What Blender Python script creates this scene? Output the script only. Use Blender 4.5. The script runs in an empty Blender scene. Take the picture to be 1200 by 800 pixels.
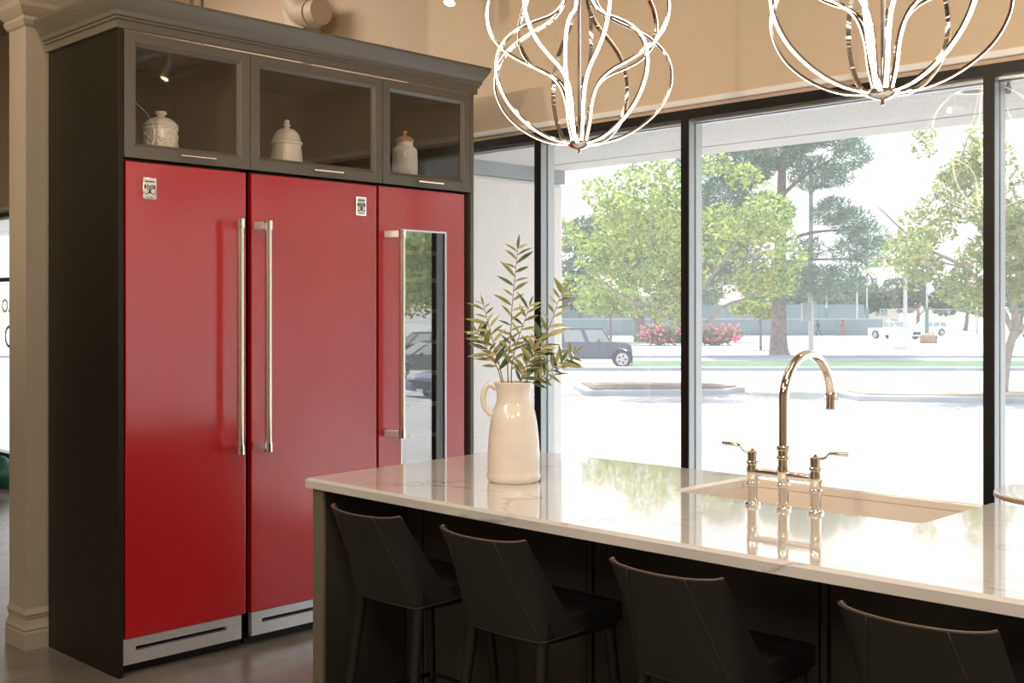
import bpy, bmesh, math, random
from mathutils import Vector, Matrix
C = bpy.context.scene
col = C.collection
R = math.radians
rnd = random.Random(7)

# ------------------------------------------------------------------ camera
cam = bpy.data.cameras.new('camera')
camo = bpy.data.objects.new('camera', cam); col.objects.link(camo); C.camera = camo
camo.location = (0, 0, 1.502)
YAW = 44.37
camo.rotation_euler = (R(90), 0, R(YAW))
cam.sensor_width = 36; cam.lens = 1348 / 1200 * 36
cam.shift_x = 0; cam.shift_y = -(400 - 366.6) / 1200
cam.clip_end = 600
# ------------------------------------------------------------------ sky, sun, exposure
C.view_settings.view_transform = 'Standard'; C.view_settings.look = 'None'
C.view_settings.exposure = 0.0; C.view_settings.gamma = 1; C.view_settings.use_curve_mapping = False
w = bpy.data.worlds.new('sky'); C.world = w; w.use_nodes = True
nt = w.node_tree; bg = nt.nodes['Background']
tc = nt.nodes.new('ShaderNodeTexCoord'); sep = nt.nodes.new('ShaderNodeSeparateXYZ'); rp = nt.nodes.new('ShaderNodeValToRGB')
nt.links.new(tc.outputs['Generated'], sep.inputs[0]); nt.links.new(sep.outputs['Z'], rp.inputs[0]); nt.links.new(rp.outputs[0], bg.inputs[0])
rp.color_ramp.elements[0].color = (.97, .98, 1, 1); rp.color_ramp.elements[1].color = (.74, .84, 1, 1)
bg.inputs[1].default_value = 1.7
sl = bpy.data.lights.new('sun', 'SUN'); sl.energy = 9.5; sl.angle = R(.6); sl.color = (1, .97, .9)
so = bpy.data.objects.new('sun', sl); col.objects.link(so)
so.rotation_euler = Vector((-.45, .30, 1)).to_track_quat('Z', 'Y').to_euler()
def area_lamp(name, loc, size, power, color, aim=(0, 0, -1), sy=None):
    l = bpy.data.lights.new(name, 'AREA'); l.energy = power; l.color = color; l.size = size
    if sy: l.shape = 'RECTANGLE'; l.size_y = sy
    o = bpy.data.objects.new(name, l); col.objects.link(o); o.location = loc
    o.rotation_euler = Vector(aim).to_track_quat('-Z', 'Y').to_euler(); return o
WARM = (1, .78, .52)
for i, (x, y) in enumerate(((-7.2, 2.9), (-4, -1.2), (-1, 1.2), (1.5, -2), (-1.5, -4), (2.5, 1))):      # added fill lights without fixtures, brightening the room from above
    area_lamp('ceiling_fill_light', (x, y, 4.15), 1.2, 68, (1, .86, .70))

# ------------------------------------------------------------------ materials
MT = {}
def mat(name, colr=(.5, .5, .5), rough=.5, metal=0, spec=.5, coat=0, coat_r=.05, emit=None, es=0, sheen=0,
        var=0, vscale=5, bump=0, bscale=60, bdist=.002, island=None, trans=0):
    m = bpy.data.materials.new(name); m.use_nodes = True; n = m.node_tree.nodes; L = m.node_tree.links; b = n['Principled BSDF']
    b.inputs['Base Color'].default_value = (*colr, 1); b.inputs['Roughness'].default_value = rough; b.inputs['Metallic'].default_value = metal
    b.inputs['Specular IOR Level'].default_value = spec; b.inputs['Coat Weight'].default_value = coat; b.inputs['Coat Roughness'].default_value = coat_r
    if emit: b.inputs['Emission Color'].default_value = (*emit, 1); b.inputs['Emission Strength'].default_value = es
    tc = n.new('ShaderNodeTexCoord')
    if var:
        t = n.new('ShaderNodeTexNoise'); t.inputs['Scale'].default_value = vscale; t.inputs['Detail'].default_value = 6
        L.new(tc.outputs['Object'], t.inputs['Vector'])
        r = n.new('ShaderNodeValToRGB'); L.new(t.outputs['Fac'], r.inputs[0])
        r.color_ramp.elements[0].position = .3; r.color_ramp.elements[1].position = .7
        r.color_ramp.elements[0].color = (*[c * (1 - var) for c in colr], 1); r.color_ramp.elements[1].color = (*[min(1, c * (1 + var)) for c in colr], 1)
        L.new(r.outputs[0], b.inputs['Base Color'])
    if island:
        g = n.new('ShaderNodeNewGeometry'); r = n.new('ShaderNodeValToRGB'); L.new(g.outputs['Random Per Island'], r.inputs[0])
        e = r.color_ramp.elements; e[0].color = (*island[0], 1); e[1].color = (*island[-1], 1)
        for i, c in enumerate(island[1:-1]): q = e.new((i + 1) / (len(island) - 1)); q.color = (*c, 1)
        L.new(r.outputs[0], b.inputs['Base Color'])
        if trans:
            tr = n.new('ShaderNodeBsdfTranslucent'); L.new(r.outputs[0], tr.inputs[0]); mx = n.new('ShaderNodeMixShader'); mx.inputs[0].default_value = trans
            L.new(b.outputs[0], mx.inputs[1]); L.new(tr.outputs[0], mx.inputs[2]); L.new(mx.outputs[0], n['Material Output'].inputs[0])
    if bump:
        t = n.new('ShaderNodeTexNoise'); t.inputs['Scale'].default_value = bscale; t.inputs['Detail'].default_value = 4
        L.new(tc.outputs['Object'], t.inputs['Vector']); bp = n.new('ShaderNodeBump'); bp.inputs['Strength'].default_value = bump; bp.inputs['Distance'].default_value = bdist
        L.new(t.outputs['Fac'], bp.inputs['Height']); L.new(bp.outputs[0], b.inputs['Normal'])
    MT[name] = m; return m
mat('wall_paint', (.70, .58, .44), .6, bump=.15, bscale=90)
mat('ceiling_paint', (.42, .36, .29), .8)
mat('back_wall_paint', (.50, .40, .29), .7)
mat('column_paint', (.44, .385, .31), .5, bump=.1, bscale=120)
mat('trim_white', (.92, .95, 1.0), .4)
mat('trim_tan', (.60, .47, .36), .5)
mat('red_enamel', (.50, .004, .011), .33, coat=1, coat_r=.17, bump=.05, bscale=160, bdist=.001)
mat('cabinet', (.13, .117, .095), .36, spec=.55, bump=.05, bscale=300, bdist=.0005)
mat('cabinet_shaded', (.016, .013, .008), .45, spec=.3, bump=.05, bscale=300, bdist=.0005)  # same charcoal as the doors, with the side's shade put into the colour
mat('cabinet_inside', (.070, .050, .032), .6)
mat('island_paint', (.050, .044, .038), .42, spec=.4)
mat('island_end', (.19, .165, .12), .45)
mat('black', (.006, .006, .007), .5)
mat('frame_black', (.009, .0095, .011), .42, spec=.35)
mat('aluminium', (.42, .45, .46), .32, metal=.75)
mat('steel', (.80, .82, .85), .34, metal=.7, var=.04, vscale=30)
mat('chrome', (.86, .84, .80), .12, metal=1)
mat('bright_chrome', (.9, .88, .86), .05, metal=1)
mat('nickel', (.95, .91, .84), .04, metal=1)
mat('nickel_pull', (.85, .74, .58), .22, metal=1)
mat('ceramic_cream', (.90, .84, .74), .18, coat=.6, coat_r=.08, var=.04, vscale=14, bump=.12, bscale=18, bdist=.003)
mat('ceramic_white', (.80, .74, .64), .3, coat=.3)
mat('sink_white', (.80, .72, .64), .18, coat=.5)
mat('leather', (.020, .019, .018), .52, spec=.45, bump=.35, bscale=260, bdist=.0008)
mat('leather_seat', (.010, .010, .010), .55, bump=.3, bscale=260, bdist=.0008)
mat('leather_edge', (.13, .095, .070), .5)
mat('dark_metal', (.022, .019, .017), .38, metal=.3)
mat('thread', (.055, .042, .034), .7)
mat('led', (1, .95, .88), .5, emit=(1, .80, .60), es=7)
mat('led_white', (1, 1, 1), .5, emit=(1, .78, .5), es=14)
mat('pipe_paint', (.62, .54, .42), .5)
mat('wood_lid', (.52, .30, .13), .5)
mat('shelf_wood', (.85, .58, .30), .5)
mat('marble_edge', (.42, .30, .18), .5, var=.2, vscale=20)
mat('stucco', (.55, .545, .53), .9, bump=1, bscale=55, bdist=.012, var=.06, vscale=60)
mat('stucco_pink', (.74, .70, .66), .9, bump=.8, bscale=55, bdist=.010)
mat('beam_grey', (.20, .23, .25), .7, var=.12, vscale=3)
mat('asphalt', (.43, .43, .437), .95, var=.07, vscale=.35)
mat('walk_concrete', (.66, .65, .63), .9, var=.05, vscale=2)
mat('curb', (.40, .43, .47), .9, var=.1, vscale=1)
mat('lawn', (.07, .17, .07), .95, var=.25, vscale=.7)
mat('dry_grass', (.42, .37, .27), .95, var=.2, vscale=.8)
mat('mulch', (.20, .15, .12), 1, var=.5, vscale=3)
mat('bark', (.24, .19, .17), .9, var=.4, vscale=6, bump=1, bscale=9, bdist=.08)
mat('bark_pale', (.36, .31, .27), .9, var=.3, vscale=6)
mat('leaf_bright', rough=.45, island=[(.09, .19, .05), (.32, .44, .09), (.62, .66, .18), (.16, .30, .09)], trans=.38)
mat('leaf_sparse', rough=.45, island=[(.10, .22, .06), (.26, .38, .10), (.46, .50, .16), (.55, .38, .20)], trans=.38)
mat('pine_needles', rough=.6, island=[(.06, .15, .11), (.10, .22, .16), (.18, .32, .22), (.32, .36, .24)], trans=.25)
mat('leaf_far', rough=.7, island=[(.07, .12, .08), (.13, .20, .13), (.24, .31, .20)], trans=.3)
mat('leaf_bush', rough=.6, island=[(.14, .22, .12), (.22, .32, .18), (.34, .42, .28)], trans=.3)
mat('pink_flower', (.75, .10, .22), .6)
mat('olive_leaf', (.27, .29, .09), .42, var=.35, vscale=14)
mat('olive_leaf_pale', (.46, .45, .19), .45, var=.3, vscale=14)
mat('olive_leaf_dark', (.10, .16, .08), .42, var=.3, vscale=14)
mat('twig', (.30, .19, .10), .7)
mat('twig_dark', (.10, .05, .04), .7)
mat('car_dark', (.05, .075, .13), .22, coat=1)
mat('car_blue', (.012, .035, .24), .2, coat=1)
mat('car_white', (.80, .80, .80), .25, coat=.6)
mat('car_grey', (.08, .09, .10), .25, coat=1)
mat('car_silver', (.36, .42, .50), .25, coat=1)
mat('car_glass', (.32, .36, .36), .05, spec=.8)
mat('tyre', (.03, .03, .032), .8)
mat('rim', (.6, .6, .6), .25, metal=.8)
mat('lamp_red', (.5, .02, .03), .3)
mat('lamp_clear', (.75, .78, .8), .15)
mat('fence_mesh', (.20, .27, .29), .8, var=.1, vscale=.3)
mat('fence_post', (.10, .24, .22), .6)
mat('pole_pale', (.55, .56, .56), .6)
mat('building_beige', (.70, .62, .52), .9)
mat('roof_grey', (.42, .40, .38), .9)
mat('skin', (.45, .28, .20), .6)
mat('clothes', (.05, .06, .08), .8)
mat('clothes_red', (.35, .08, .07), .8)
mat('bag_green', (.01, .09, .06), .5)
mat('agave', (.10, .22, .22), .5, var=.3, vscale=8)
mat('letter_grey', (.13, .14, .16), .6)
mat('badge_face', (.78, .78, .76), .35, metal=.4)
mat('nest', (.16, .11, .06), .95, bump=1, bscale=150, bdist=.004)
mat('window_white', (.7, .7, .72), .4)
mat('rock', (.32, .22, .15), .9, var=.4, vscale=3)

MT['red_enamel'].node_tree.nodes['Principled BSDF'].inputs['Coat IOR'].default_value = 1.6
def glass(name, veil=0, tint=(1, 1, 1), ior=1.45, rough=0):
    m = bpy.data.materials.new(name); m.use_nodes = True; n = m.node_tree.nodes; L = m.node_tree.links
    n.remove(n['Principled BSDF']); out = n['Material Output']
    t = n.new('ShaderNodeBsdfTransparent'); t.inputs[0].default_value = (*tint, 1); g = n.new('ShaderNodeBsdfGlossy'); g.inputs['Roughness'].default_value = rough
    f0 = ((ior - 1) / (ior + 1)) ** 2; ge = n.new('ShaderNodeNewGeometry'); dt = n.new('ShaderNodeVectorMath'); dt.operation = 'DOT_PRODUCT'   # Schlick, alike from both sides
    L.new(ge.outputs['Normal'], dt.inputs[0]); L.new(ge.outputs['Incoming'], dt.inputs[1])
    def mth(op, a, b=None):
        q = n.new('ShaderNodeMath'); q.operation = op
        for i, v in enumerate((a, b)):
            if v is None: continue
            if isinstance(v, (int, float)): q.inputs[i].default_value = v
            else: L.new(v, q.inputs[i])
        return q.outputs[0]
    fr = mth('ADD', mth('MULTIPLY', mth('POWER', mth('SUBTRACT', 1, mth('ABSOLUTE', dt.outputs['Value'])), 5), 1 - f0), f0); mx = n.new('ShaderNodeMixShader')
    L.new(fr, mx.inputs[0]); L.new(t.outputs[0], mx.inputs[1]); L.new(g.outputs[0], mx.inputs[2]); last = mx
    if veil:
        d = n.new('ShaderNodeBsdfTranslucent'); d.inputs[0].default_value = (.95, .97, 1, 1); m2 = n.new('ShaderNodeMixShader'); m2.inputs[0].default_value = veil
        L.new(mx.outputs[0], m2.inputs[1]); L.new(d.outputs[0], m2.inputs[2]); last = m2
    L.new(last.outputs[0], out.inputs[0]); MT[name] = m
glass('window_glass', veil=.09, ior=1.62)  # white veil mixed into the panes imitates the glare over the outdoors
glass('cabinet_glass', ior=1.6)
glass('wine_glass', tint=(.75, .75, .72), ior=4.2)
glass('car_window', tint=(.45, .5, .5), ior=1.6)

def knurl():
    m = mat('knurled', (.86, .80, .70), .22, metal=1); n = m.node_tree.nodes; L = m.node_tree.links
    t = n.new('ShaderNodeTexCoord'); c = n.new('ShaderNodeTexChecker'); mp = n.new('ShaderNodeMapping'); mp.inputs['Rotation'].default_value = (R(45), 0, 0)
    L.new(t.outputs['Object'], mp.inputs[0]); L.new(mp.outputs[0], c.inputs['Vector']); c.inputs['Scale'].default_value = 210
    b = n.new('ShaderNodeBump'); b.inputs['Distance'].default_value = .0015; b.inputs['Strength'].default_value = .8
    L.new(c.outputs['Fac'], b.inputs['Height']); L.new(b.outputs[0], n['Principled BSDF'].inputs['Normal'])
knurl()
def marble(name, rough):
    m = mat(name, (.80, .78, .75), rough, coat=.6, coat_r=.02); n = m.node_tree.nodes; L = m.node_tree.links; b = n['Principled BSDF']
    t = n.new('ShaderNodeTexCoord'); mp = n.new('ShaderNodeMapping'); mp.inputs['Rotation'].default_value = (0, 0, R(-35)); mp.inputs['Scale'].default_value = (.7, 1.7, 1)
    L.new(t.outputs['Object'], mp.inputs[0])
    ns = n.new('ShaderNodeTexNoise'); ns.inputs['Scale'].default_value = 1.3; ns.inputs['Detail'].default_value = 7; ns.inputs['Roughness'].default_value = .55; ns.inputs['Distortion'].default_value = .5
    L.new(mp.outputs[0], ns.inputs['Vector'])
    s = n.new('ShaderNodeMath'); s.operation = 'SUBTRACT'; s.inputs[1].default_value = .5; L.new(ns.outputs['Fac'], s.inputs[0])
    a = n.new('ShaderNodeMath'); a.operation = 'ABSOLUTE'; L.new(s.outputs[0], a.inputs[0])
    r = n.new('ShaderNodeValToRGB'); L.new(a.outputs[0], r.inputs[0]); e = r.color_ramp.elements
    e[0].color = (.40, .37, .36, 1); e[0].position = 0; e[1].color = (.80, .78, .75, 1); e[1].position = .012
    n2 = n.new('ShaderNodeTexNoise'); n2.inputs['Scale'].default_value = 2.1; L.new(t.outputs['Object'], n2.inputs['Vector'])
    r2 = n.new('ShaderNodeValToRGB'); r2.color_ramp.elements[0].position = .45; r2.color_ramp.elements[1].position = .62; L.new(n2.outputs['Fac'], r2.inputs[0])
    mx = n.new('ShaderNodeMix'); mx.data_type = 'RGBA'; L.new(r2.outputs[0], mx.inputs[0]); mx.inputs[6].default_value = (.80, .78, .75, 1); L.new(r.outputs[0], mx.inputs[7])
    L.new(mx.outputs[2], b.inputs['Base Color'])
marble('quartz', .07)
def floor_mat():
    m = mat('concrete_floor', (.20, .175, .145), .2, spec=.6); n = m.node_tree.nodes; L = m.node_tree.links; b = n['Principled BSDF']
    t = n.new('ShaderNodeTexCoord'); ns = n.new('ShaderNodeTexNoise'); ns.inputs['Scale'].default_value = 1.6; ns.inputs['Detail'].default_value = 9; ns.inputs['Roughness'].default_value = .65
    L.new(t.outputs['Object'], ns.inputs['Vector']); r = n.new('ShaderNodeValToRGB'); L.new(ns.outputs['Fac'], r.inputs[0]); e = r.color_ramp.elements
    e[0].color = (.13, .105, .08, 1); e[0].position = .3; e[1].color = (.27, .25, .225, 1); e[1].position = .7; L.new(r.outputs[0], b.inputs['Base Color'])
    r2 = n.new('ShaderNodeValToRGB'); L.new(ns.outputs['Fac'], r2.inputs[0]); r2.color_ramp.elements[0].color = (.12,) * 3 + (1,); r2.color_ramp.elements[1].color = (.34,) * 3 + (1,); L.new(r2.outputs[0], b.inputs['Roughness'])
floor_mat()

# ------------------------------------------------------------------ helpers
def tag(o, label=None, cat=None, group=None, kind=None):
    if label: o['label'] = label
    if cat: o['category'] = cat
    if group: o['group'] = group
    if kind: o['kind'] = kind
    return o
def empty(name, loc=(0, 0, 0), rz=0):
    o = bpy.data.objects.new(name, None); col.objects.link(o); o.location = loc; o.rotation_euler = (0, 0, rz); o.empty_display_size = .05; return o
def thing(name, label, cat, loc=(0, 0, 0), rz=0, group=None):
    return tag(empty(name, loc, rz), label, cat, group)
def put(name, bm, m, parent=None, smooth=False, bevel=0, seg=2, auto=None):
    """bm in the parent's local frame"""
    me = bpy.data.meshes.new(name)
    bmesh.ops.recalc_face_normals(bm, faces=bm.faces[:]); bm.to_mesh(me); bm.free()
    for q in (m if isinstance(m, (list, tuple)) else [m]): me.materials.append(MT[q])
    if smooth:
        for p in me.polygons: p.use_smooth = True
        if auto: me.set_sharp_from_angle(angle=R(auto))
    o = bpy.data.objects.new(name, me); col.objects.link(o); o.parent = parent
    if bevel:
        b = o.modifiers.new('bevel', 'BEVEL'); b.width = bevel; b.segments = seg; b.limit_method = 'ANGLE'; b.angle_limit = R(35)
    return o
def mesh(name, verts, faces, m, parent=None, smooth=False):
    me = bpy.data.meshes.new(name); me.from_pydata(verts, [], faces); me.update()
    for q in (m if isinstance(m, (list, tuple)) else [m]): me.materials.append(MT[q])
    if smooth:
        for p in me.polygons: p.use_smooth = True
    o = bpy.data.objects.new(name, me); col.objects.link(o); o.parent = parent; return o
def bx(x0, x1, y0, y1, z0, z1, bm=None, mi=0):
    bm = bm or bmesh.new()
    v = [bm.verts.new((x, y, z)) for z in (z0, z1) for y in (y0, y1) for x in (x0, x1)]
    for f in ((0, 1, 3, 2), (4, 6, 7, 5), (0, 4, 5, 1), (2, 3, 7, 6), (0, 2, 6, 4), (1, 5, 7, 3)):
        bm.faces.new([v[i] for i in f]).material_index = mi
    return bm
def box(name, a, m, parent=None, bevel=0): return put(name, bx(*a), m, parent, bevel=bevel)
def lathe(prof, n=32, bm=None, cx=0, cy=0, closed=False):
    bm = bm or bmesh.new(); rings = []
    for r, z in prof:
        rings.append([bm.verts.new((cx + r * math.cos(2 * math.pi * i / n), cy + r * math.sin(2 * math.pi * i / n), z)) for i in range(n)] if r > 1e-5 else [bm.verts.new((cx, cy, z))])
    for a, b in zip(rings, rings[1:]):
        for i in range(n):
            j = (i + 1) % n
            if len(a) == 1 and len(b) == 1: continue
            if len(a) == 1: bm.faces.new((a[0], b[j], b[i]))
            elif len(b) == 1: bm.faces.new((a[i], a[j], b[0]))
            else: bm.faces.new((a[i], a[j], b[j], b[i]))
    for rg, fl in ((rings[0], 1), (rings[-1], 0)):
        if len(rg) > 1 and not closed: bm.faces.new(rg)
    return bm
def tube(pts, rad, n=12, bm=None):
    bm = bm or bmesh.new(); pts = [Vector(p) for p in pts]; rad = rad if hasattr(rad, '__len__') else [rad] * len(pts)
    up = Vector((0, 0, 1)); prev = None; rings = []
    for i, p in enumerate(pts):
        t = (pts[min(i + 1, len(pts) - 1)] - pts[max(i - 1, 0)]).normalized()
        if prev is None:
            a = t.cross(up if abs(t.z) < .95 else Vector((1, 0, 0))).normalized()
        else: a = (prev - t * prev.dot(t)).normalized()
        prev = a; b = t.cross(a)
        rings.append([bm.verts.new(p + (a * math.cos(2 * math.pi * k / n) + b * math.sin(2 * math.pi * k / n)) * rad[i]) for k in range(n)])
    for a, b in zip(rings, rings[1:]):
        for k in range(n): bm.faces.new((a[k], a[(k + 1) % n], b[(k + 1) % n], b[k]))
    bm.faces.new(rings[0]); bm.faces.new(rings[-1][::-1]); return bm
def prism(poly, z0, z1, bm=None):
    bm = bm or bmesh.new(); a = [bm.verts.new((x, y, z0)) for x, y in poly]; b = [bm.verts.new((x, y, z1)) for x, y in poly]
    n = len(poly); bm.faces.new(a[::-1]); bm.faces.new(b)
    for i in range(n): bm.faces.new((a[i], a[(i + 1) % n], b[(i + 1) % n], b[i]))
    return bm
def spline(pts, k=6):
    pts = [Vector(p) for p in pts]; out = []
    for i in range(len(pts) - 1):
        p0, p1, p2, p3 = pts[max(i - 1, 0)], pts[i], pts[i + 1], pts[min(i + 2, len(pts) - 1)]
        for j in range(k):
            t = j / k; out.append(.5 * ((2 * p1) + (p2 - p0) * t + (2 * p0 - 5 * p1 + 4 * p2 - p3) * t * t + (3 * p1 - p0 - 3 * p2 + p3) * t ** 3))
    out.append(pts[-1]); return out
def copy_tree(o, parent=None):
    c = o.copy(); col.objects.link(c); c.parent = parent
    for ch in list(o.children): copy_tree(ch, c)
    return c
def S(o): o['kind'] = 'structure'; return o

# ================================================================== THE ROOM
YW = 4.72; XL, XR, YB, ZC = -13.2, 5.0, -6.0, 4.3
S(box('floor', (XL, XR, YB, YW + .14, -.2, 0), 'concrete_floor'))
S(box('ceiling', (XL, XR, YB, YW + .14, ZC, ZC + .15), 'ceiling_paint'))
S(box('wall_back', (XL - .15, XR + .15, YB - .15, YB, -.2, ZC + .15), 'back_wall_paint'))
S(box('wall_right', (XR, XR + .15, YB, YW + .14, -.2, ZC + .15), 'back_wall_paint'))
S(box('wall_left', (XL - .15, XL, YB, YW + .14, -.2, ZC + .15), 'back_wall_paint'))
S(box('wall_window_side', (XL, XR, YW, YW + .14, 2.568, ZC), 'wall_paint'))
S(box('trim_1', (XL, XR, YW - .012, YW + .10, 2.537, 2.568), 'trim_white', bevel=.006))
S(box('trim_2', (XL, XR, YW + .002, YW + .14, 2.518, 2.537), 'trim_tan'))
# storefront glazing: one bay per window
MX = [-12.35, -10.4, -8.9, -7.4, -5.9, -4.419, -3.409, -1.894, -.38, 1.13, 2.64, 4.1, 4.96]
HB = 2.471
def mullion_bm(x):
    bm = bx(x - .0225, x + .0225, YW, YW + .008, 0, HB, mi=0)
    bx(x - .0225, x + .0225, YW + .008, YW + .052, 0, HB, bm, 1); bx(x - .014, x + .014, YW + .052, YW + .066, 0, HB, bm, 0)
    bx(x - .0225, x + .0225, YW + .066, YW + .118, 0, HB, bm, 1); return bm
edges = [XL] + MX + [XR]
for i in range(len(edges) - 1):
    x0, x1 = edges[i], edges[i + 1]; wn = S(empty('window_%d' % (i + 1), ((x0 + x1) / 2, YW, 0)))
    cx = (x0 + x1) / 2
    def loc(a): return (a[0] - cx, a[1] - cx, a[2] - YW, a[3] - YW, a[4], a[5])
    xa, xb = x0 + (.0225 if i else 0), x1 - (.0225 if i < len(edges) - 2 else 0)
    box('pane', loc((xa, xb, YW + .055, YW + .061, .09, HB)), 'window_glass', wn)
    if i < len(edges) - 2:
        o = put('mullion', mullion_bm(x1), ['frame_black', 'aluminium'], wn); o.location = (-cx, -YW, 0)
    bm = bx(*loc((x0, x1, YW, YW + .01, HB, 2.518)), mi=0); bx(*loc((x0, x1, YW + .01, YW + .118, HB, 2.518)), bm, 1)
    bx(*loc((xa, xb, YW + .03, YW + .05, HB - .016, HB)), bm, 1); bx(*loc((xa, xb, YW + .066, YW + .10, HB - .02, HB)), bm, 1)
    put('head_rail', bm, ['frame_black', 'aluminium'], wn)
    bm = bx(*loc((x0, x1, YW, YW + .01, 0, .09)), mi=0); bx(*loc((x0, x1, YW + .01, YW + .118, 0, .09)), bm, 1); put('sill_rail', bm, ['frame_black', 'aluminium'], wn)
tag(box('window_crossbar', (-12.3, -10.45, YW + .01, YW + .05, 1.82, 1.86), 'frame_black'), 'dark horizontal bar across the far left window', 'bar')
# mirrored lettering on the far left pane
def text(body, size, loc, rz, m, name='lettering', extrude=.001, flip=False, rx=90):
    cu = bpy.data.curves.new('t', 'FONT'); cu.body = body; cu.size = size; cu.extrude = extrude
    tmp = bpy.data.objects.new('t', cu); col.objects.link(tmp); bpy.context.view_layer.update()
    me = bpy.data.meshes.new_from_object(tmp.evaluated_get(bpy.context.evaluated_depsgraph_get())); bpy.data.objects.remove(tmp)
    me.materials.clear(); me.materials.append(MT[m]); o = bpy.data.objects.new(name, me); col.objects.link(o)
    o.rotation_euler = (R(rx), 0, rz); o.location = loc; return o
t = text('VRO', .195, (-11.62, YW + .064, 1.51), R(180), 'letter_grey'); tag(t, 'grey mirrored letters on the far left window, upper row', 'lettering', 'window lettering')
t = text('O', .33, (-11.68, YW + .064, 1.15), R(180), 'letter_grey', 'lettering'); tag(t, 'large grey letter O on the far left window, below the others', 'lettering', 'window lettering')

# tan column with base and capital
cl = thing('column', 'tan square column with moulded base and capital left of the tall cabinet', 'column', (-5.225, 2.24, 0))
def sq_rings(prof, cx=0, cy=0):
    bm = bmesh.new(); rs = [[bm.verts.new((cx + sx * h, cy + sy * h, z)) for sx, sy in ((-1, -1), (1, -1), (1, 1), (-1, 1))] for h, z in prof]
    for a, b in zip(rs, rs[1:]):
        for i in range(4): bm.faces.new((a[i], a[(i + 1) % 4], b[(i + 1) % 4], b[i]))
    bm.faces.new(rs[0][::-1]); bm.faces.new(rs[-1]); return bm
put('shaft', sq_rings([(.09, .17), (.09, 2.82)]), 'column_paint', cl)
put('base', sq_rings([(.104, 0), (.104, .072), (.101, .082), (.104, .09), (.098, .105), (.092, .13), (.096, .148), (.1, .156), (.0905, .18)]), 'column_paint', cl)
put('capital', sq_rings([(.0905, 2.78), (.10, 2.79), (.11, 2.81), (.105, 2.825), (.118, 2.84), (.135, 2.865), (.14, 2.885), (.165, 2.93), (.18, 2.99), (.20, 3.01), (.20, 3.05)]), 'column_paint', cl)
# beam the column carries
bm = bx(-11, -5.0, 2.08, 2.40, 3.05, ZC)
S(put('trim_3', bm, 'back_wall_paint'))
# ================================================================== TALL CABINET WALL
XF = -4.455; XBk = -5.115
cab = thing('tall_cabinet', 'dark charcoal tall cabinet surround with crown moulding around the red appliances', 'cabinet', (XF, 2.244, 0))
def L(x0, x1, y0, y1, z0, z1): return (x0 - XF, x1 - XF, y0 - 2.244, y1 - 2.244, z0, z1)
YE = 4.262
box('side_panel', L(XBk, XF, 2.244, 2.266, 0, 2.672), 'cabinet_shaded', cab, .0015)
box('side_panel', L(XBk, XF, 4.238, YE, 0, 2.672), 'cabinet', cab, .0015)
box('back_panel', L(XBk, XBk + .015, 2.266, 4.238, 0, 2.672), 'cabinet_shaded', cab)
bm = bx(*L(XBk + .015, XF - .024, 2.266, 4.238, 2.150, 2.172)); bx(*L(XBk + .015, XF - .024, 2.266, 4.238, 2.652, 2.672), bm)
for y in (2.872, 3.634): bx(*L(XBk + .015, XF - .026, y - .01, y + .01, 2.17, 2.655), bm)
put('carcass', bm, 'cabinet_inside', cab)
# crown moulding: swept around front and both sides
prof = [(0, 2.672), (.012, 2.672), (.012, 2.705), (.018, 2.710), (.018, 2.722), (.028, 2.728), (.030, 2.742), (.040, 2.756), (.066, 2.782), (.078, 2.800), (.078, 2.812), (0, 2.812)]
prof = [(.0, 2.672), (.014, 2.672), (.014, 2.703), (.022, 2.707), (.022, 2.716), (.030, 2.720), (.033, 2.738), (.048, 2.762), (.060, 2.786), (.066, 2.800), (.066, 2.812), (0, 2.812)]
bm = bmesh.new(); rows = []
for o_, z in prof:
    rows.append([bm.verts.new((x, y, z)) for x, y in ((XBk - XF, -o_), (o_, -o_), (o_, YE - 2.244 + o_), (XBk - XF, YE - 2.244 + o_))])
for a, b in zip(rows, rows[1:] + rows[:1]):
    for i in range(3): bm.faces.new((a[i], a[i + 1], b[i + 1], b[i]))
bm.faces.new([r[0] for r in rows]); bm.faces.new([r[3] for r in rows][::-1])
put('crown_moulding', bm, 'cabinet', cab)
# upper doors
def glass_door(y0, y1, pull_c):
    z0, z1 = 2.146, 2.666; g0, g1, gz0, gz1 = y0 + .052, y1 - .066, z0 + .063, z1 - .056
    g0, g1 = y0 + .058, y1 - .060
    bm = bmesh.new(); X0, X1 = XF - .022, XF + .001
    def ring(x, a, b, c, d): return [bm.verts.new((x - XF, y - 2.244, z)) for y, z in ((a, c), (b, c), (b, d), (a, d))]
    i_ = .016
    rs = [ring(X0, y0, y1, z0, z1), ring(X1, y0, y1, z0, z1), ring(X1, g0 - i_, g1 + i_, gz0 - i_, gz1 + i_), ring(X1 - .003, g0 - i_ + .002, g1 + i_ - .002, gz0 - i_ + .002, gz1 + i_ - .002), ring(X1 - .014, g0, g1, gz0, gz1), ring(X0, g0, g1, gz0, gz1)]
    for a, b in zip(rs, rs[1:] + rs[:1]):
        for k in range(4): bm.faces.new((a[k], a[(k + 1) % 4], b[(k + 1) % 4], b[k]))
    d = put('door', bm, 'cabinet', cab)
    box('pane', L(XF - .020, XF - .016, g0 - .004, g1 + .004, gz0 - .004, gz1 + .004), 'cabinet_glass', d)
    bm = tube([(.030, y - 2.244, 2.173) for y in (pull_c - .085, pull_c + .085)], .0055, 12)
    for s in (-1, 1): tube([(.001, pull_c - 2.244 + s * .07, 2.173), (.030, pull_c - 2.244 + s * .07, 2.173)], .004, 8, bm)
    put('pull', bm, 'nickel_pull', d, True, auto=40)
glass_door(2.270, 2.8705, 2.595); glass_door(2.8735, 3.632, 3.285); glass_door(3.636, 4.234, 3.93)

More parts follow.
